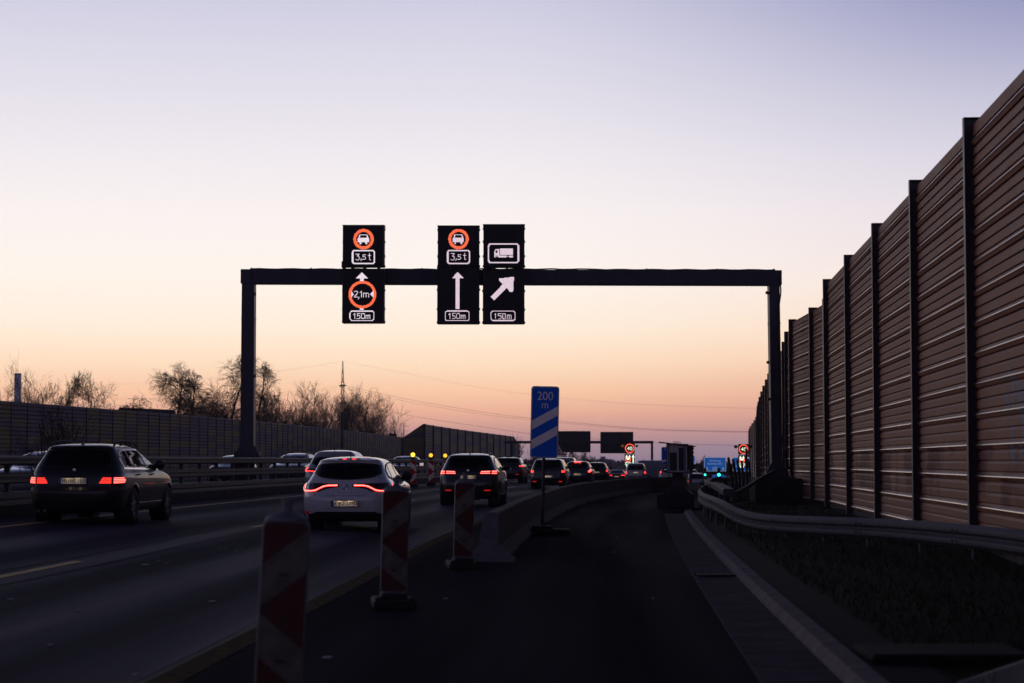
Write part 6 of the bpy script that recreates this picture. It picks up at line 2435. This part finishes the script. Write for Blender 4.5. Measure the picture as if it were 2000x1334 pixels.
# ------------------------------------------------------------------ far landmarks
d = 820
A, B = at(29.5, 732, d), at(39.5, 800, d)
ch = thing("chimney_stack", "pale blue-grey square chimney tower rising over the left wall", "chimney", ((A.x + B.x) / 2, d, ZP(d)))
w = B.x - A.x
h = A.z - ZP(d)
MB().prism([(-w / 2, -w / 2, -3), (w / 2, -w / 2, -3), (w / 2, w / 2, -3), (-w / 2, w / 2, -3)], (0, 0, 0), (0, 0, h + 3)).build("shaft", mat("pale tower cladding", (.72, .80, .92), .7), ch)
MB().bbox((0, 0, h + .3), (w * 1.06, w * 1.06, .6), .1).build("cap", M_signback, ch)

# lattice mast
d = 900
tp = at(669.5, 705, d)
g = ZP(d)
H = tp.z - g
py_ = thing("power_pylon", "thin lattice power mast with short cross arms behind the big round tree", "pylon", (tp.x, d, g))
b = MB()


def wid(z):
    return 2.9 * (1 - z / H) + .35 if z < H * .78 else (2.9 * .22 + .35) * (1 - (z - H * .78) / (H * .22)) + .15


zs = [H * k / 14 for k in range(15)]
for sx_ in (-1, 1):
    for sy_ in (-1, 1):
        b.tube([(sx_ * wid(z) * .5, sy_ * wid(z) * .5, z) for z in zs], .13, 4)
for z0_, z1_ in zip(zs, zs[1:]):
    for sy_ in (-1, 1):
        a0, a1 = wid(z0_) * .5, wid(z1_) * .5
        b.tube([(-a0, sy_ * a0, z0_), (a1, sy_ * a1, z1_)], .08, 3)
        b.tube([(a0, sy_ * a0, z0_), (-a1, sy_ * a1, z1_)], .08, 3)
        b.tube([(-a1, sy_ * a1, z1_), (a1, sy_ * a1, z1_)], .08, 3)
b.build("lattice", M_steel_dark, py_)
b = MB()
za = at(669, 753, d).z - g
zb_ = at(669, 787, d).z - g
for z, ar_, th in ((za, 6.0, .5), (zb_, 7.0, .45)):
    for s in (-1, 1):
        b.tube([(0, 0, z + .3), (s * ar_ * .35, s * -ar_, z)], .2, 4)
        b.tube([(0, 0, z - .9), (s * ar_ * .35, s * -ar_, z)], .14, 4)
    b.box((0, 0, z), (wid(z) + 1.2, wid(z) + 1.0, th))
b.build("cross_arm", M_steel_dark, py_)
G_W = "overhead power lines"


def wire(label, pts, rad):
    P = [at(*p) for p in pts]
    tag(MB().tube(catmull(P, 8), rad, 4).build("power_line", M_cable), label, "power line", G_W)


wire("topmost faint wire sweeping right from the mast tip", [(669.5, 705.5, 900), (802, 731, 870), (950, 759, 830), (1095, 777, 790), (1240, 789, 750), (1380, 795, 715), (1520, 799, 680)], .032)
for i, (o_, r_) in enumerate(((0, .065), (4.5, .05))):
    wire(["upper wire of the thicker middle pair sagging across the pink sky", "lower wire of the thicker middle pair sagging across the pink sky"][i], [(672, 753 + o_, 900), (732, 766 + o_, 880), (818, 784 + o_, 850), (944, 805 + o_, 820), (1037, 817 + o_ * .7, 790), (1240, 836 + o_ * .5, 745), (1400, 842 + o_ * .3, 710), (1520, 844, 680)], r_)
wire("lowest wire crossing above the far gantry", [(672, 787, 900), (759, 804, 880), (850, 820, 850), (953, 835, 820), (1037, 847, 790), (1240, 863, 745), (1400, 869, 710), (1520, 871, 680)], .055)
wire("faint wire from the mast tip towards the left", [(669.5, 705.5, 900), (600, 717, 920), (500, 730, 950), (380, 742, 980), (200, 752, 1020)], .032)
wire("upper faint wire leaving the mast's cross arm to the left", [(666, 752, 900), (640, 757, 905), (560, 766, 930), (300, 778, 990), (150, 777, 1030)], .032)
wire("lower faint wire leaving the mast's cross arm to the left", [(667, 757, 900), (648, 759, 905), (590, 767, 920), (480, 777, 950), (300, 780, 990)], .032)

# lamp post in front of the left wall
d = 150
p = at(668, 804, d)
lp = thing("mast", "thin dark pole standing in front of the left noise wall below the lattice mast", "pole", (p.x, d, ZP(d)))
h = p.z - ZP(d)
MB().tube([(0, 0, 0), (0, 0, h * .5), (0, 0, h)], [.14, .12, .10], 8).build("pole", M_steel_dark, lp)
MB().bbox((0, -.1, h * .25), (.2, .2, .5), .02).build("box", M_steel_dark, lp)

# house roof and chimneys behind the end of the long wall
d = 340
hs = thing("house", "dark house roof with two chimneys peeping over the left wall", "house", (at(774, 860, d).x, d, ZP(d)))
zr = at(774, 853.5, d).z - ZP(d)
b = MB()
b.prism([(-8, -4, 0), (8, -4, 0), (8, 4, 0), (-8, 4, 0)], (0, 0, 0), (0, 0, zr - 3))
b.build("wall", mat("dark brick", (.08, .05, .04), .9, noise=.3, scale=3), hs)
b = MB()
b.prism([(-8.4, -4.6, zr - 3), (-8.4, 4.6, zr - 3), (-8.4, 0, zr)], (0, 0, 0), (16.8, 0, 0))
rf = b.build("roof", mat("dark roof tiles", (.03, .026, .026), .8, noise=.3, scale=4), hs)
zc1 = at(774, 847, d).z - ZP(d)
x1 = at(773, 850, d).x - hs.location.x
b = MB(); b.bbox((x1 - .9 + .4, 0, (zc1 + zr - 1.5) / 2), (1.3, 1.0, zc1 - zr + 1.5), .05); b2_ = MB().bbox((x1 - 2.0 - .9, 0, (zc1 + zr - 1.7) / 2), (.7, .8, zc1 - zr + 1.3), .05); b2_.build("chimney", mat("dark brick", (.08, .05, .04)), rf)
b.tube([(x1 - .2, 0, zc1), (x1 - .2, 0, zc1 + .55)], .14, 6); b.tube([(x1 - .9, 0, zc1), (x1 - .9, 0, zc1 + .2)], .14, 6)
b.build("chimney", mat("dark brick", (.08, .05, .04)), rf)
xa, za_ = at(788.5, 826, d).x - hs.location.x, at(788.5, 826, d).z - ZP(d)
b = MB(); b.tube([(xa, 0, zr - 1), (xa, 0, za_)], .06, 5); b.tube([(xa - .2, 0, za_ - .6), (xa + .9, 0, za_ - .6)], .04, 4); b.tube([(xa - .2, 0, za_ - 1.3), (xa + .5, 0, za_ - 1.3)], .04, 4)
b.build("aerial", M_steel_dark, hs)
d = 230
h2 = thing("shed", "low dark ridge of a shed roof just over the left wall's top", "shed", (at(270, 800, d).x, d, ZP(d)))
zr = at(250, 795.5, d).z - ZP(d)
b = MB(); b.prism([(-2, -2, 0), (4, -2, 0), (4, 2, 0), (-2, 2, 0)], (0, 0, 0), (0, 0, zr - 1.2)); b.build("wall", mat("dark brick", (.08, .05, .04)), h2)
b = MB(); b.prism([(-2.2, -2.4, zr - 1.2), (-2.2, 2.4, zr - 1.2), (-2.2, 0, zr)], (0, 0, 0), (6.4, 0, -.3)); b.build("roof", mat("dark roof tiles", (.03, .026, .026)), h2)

# hazy works building and arched bridge
d = 1000
A, B = at(1171, 897, d), at(1196, 930, d)
fb = thing("building", "faint pale blue works building on the hazy horizon below the far boards", "building", ((A.x + B.x) / 2, d, ZP(d)))
w, h = B.x - A.x, A.z - ZP(d)
MB().bbox((0, 0, h / 2 - 2), (w, 12, h + 4), .2).build("wall", mat("pale blue cladding", (.2, .24, .33), .7, noise=.1, scale=.4), fb)
MB().bbox((-w * .2, 0, h + .7), (w * .3, 5, 1.4), .1).build("roof_plant", mat("pale grey cladding", (.16, .22, .30)), fb)
d = 800
br = thing("arch_bridge", "faint twin-arched bridge on the hazy horizon beside the silver people carrier", "bridge", (0, d, 0))
b = MB()
for x0_, x1_, yt in ((1196, 1262, 903.5), (1236, 1296, 903)):
    P = []
    for k in range(15):
        t = k / 14
        px = x0_ + (x1_ - x0_) * t
        py = yt + 12 * (2 * t - 1) ** 2
        P.append(at(px, py, d + (x0_ - 1196) * .4))
    b.tube([p - Vector((0, d, 0)) for p in P], .42, 5)
    for k in range(2, 13):
        p = P[k] - Vector((0, d, 0))
        b.tube([p, (p.x, p.y, at(1000, 916, d).z)], .07, 3)
b.build("arch", M_steel_dark, br)
b = MB()
A, B = at(1180, 916, d), at(1310, 916, d)
b.bbox(((A.x + B.x) / 2, 8, A.z), (B.x - A.x, 10, 1.0), .1)
b.build("deck", M_steel_dark, br)

# ------------------------------------------------------------------ the air
hm = bpy.data.materials.new("evening haze")
hm.use_nodes = True
nt = hm.node_tree
nt.nodes.clear()
pv = nt.nodes.new('ShaderNodeVolumePrincipled')
pv.inputs['Density'].default_value = HAZE
pv.inputs['Color'].default_value = (0.86, 0.80, 0.92, 1)
pv.inputs['Anisotropy'].default_value = 0.2
oo = nt.nodes.new('ShaderNodeOutputMaterial')
nt.links.new(pv.outputs[0], oo.inputs['Volume'])
hz_ = MB().box((0, 550, 20), (1840, 1290, 66)).build("haze", hm)
hz_['kind'] = 'stuff'
tag(hz_, "thin evening haze filling the air to the horizon", "haze")
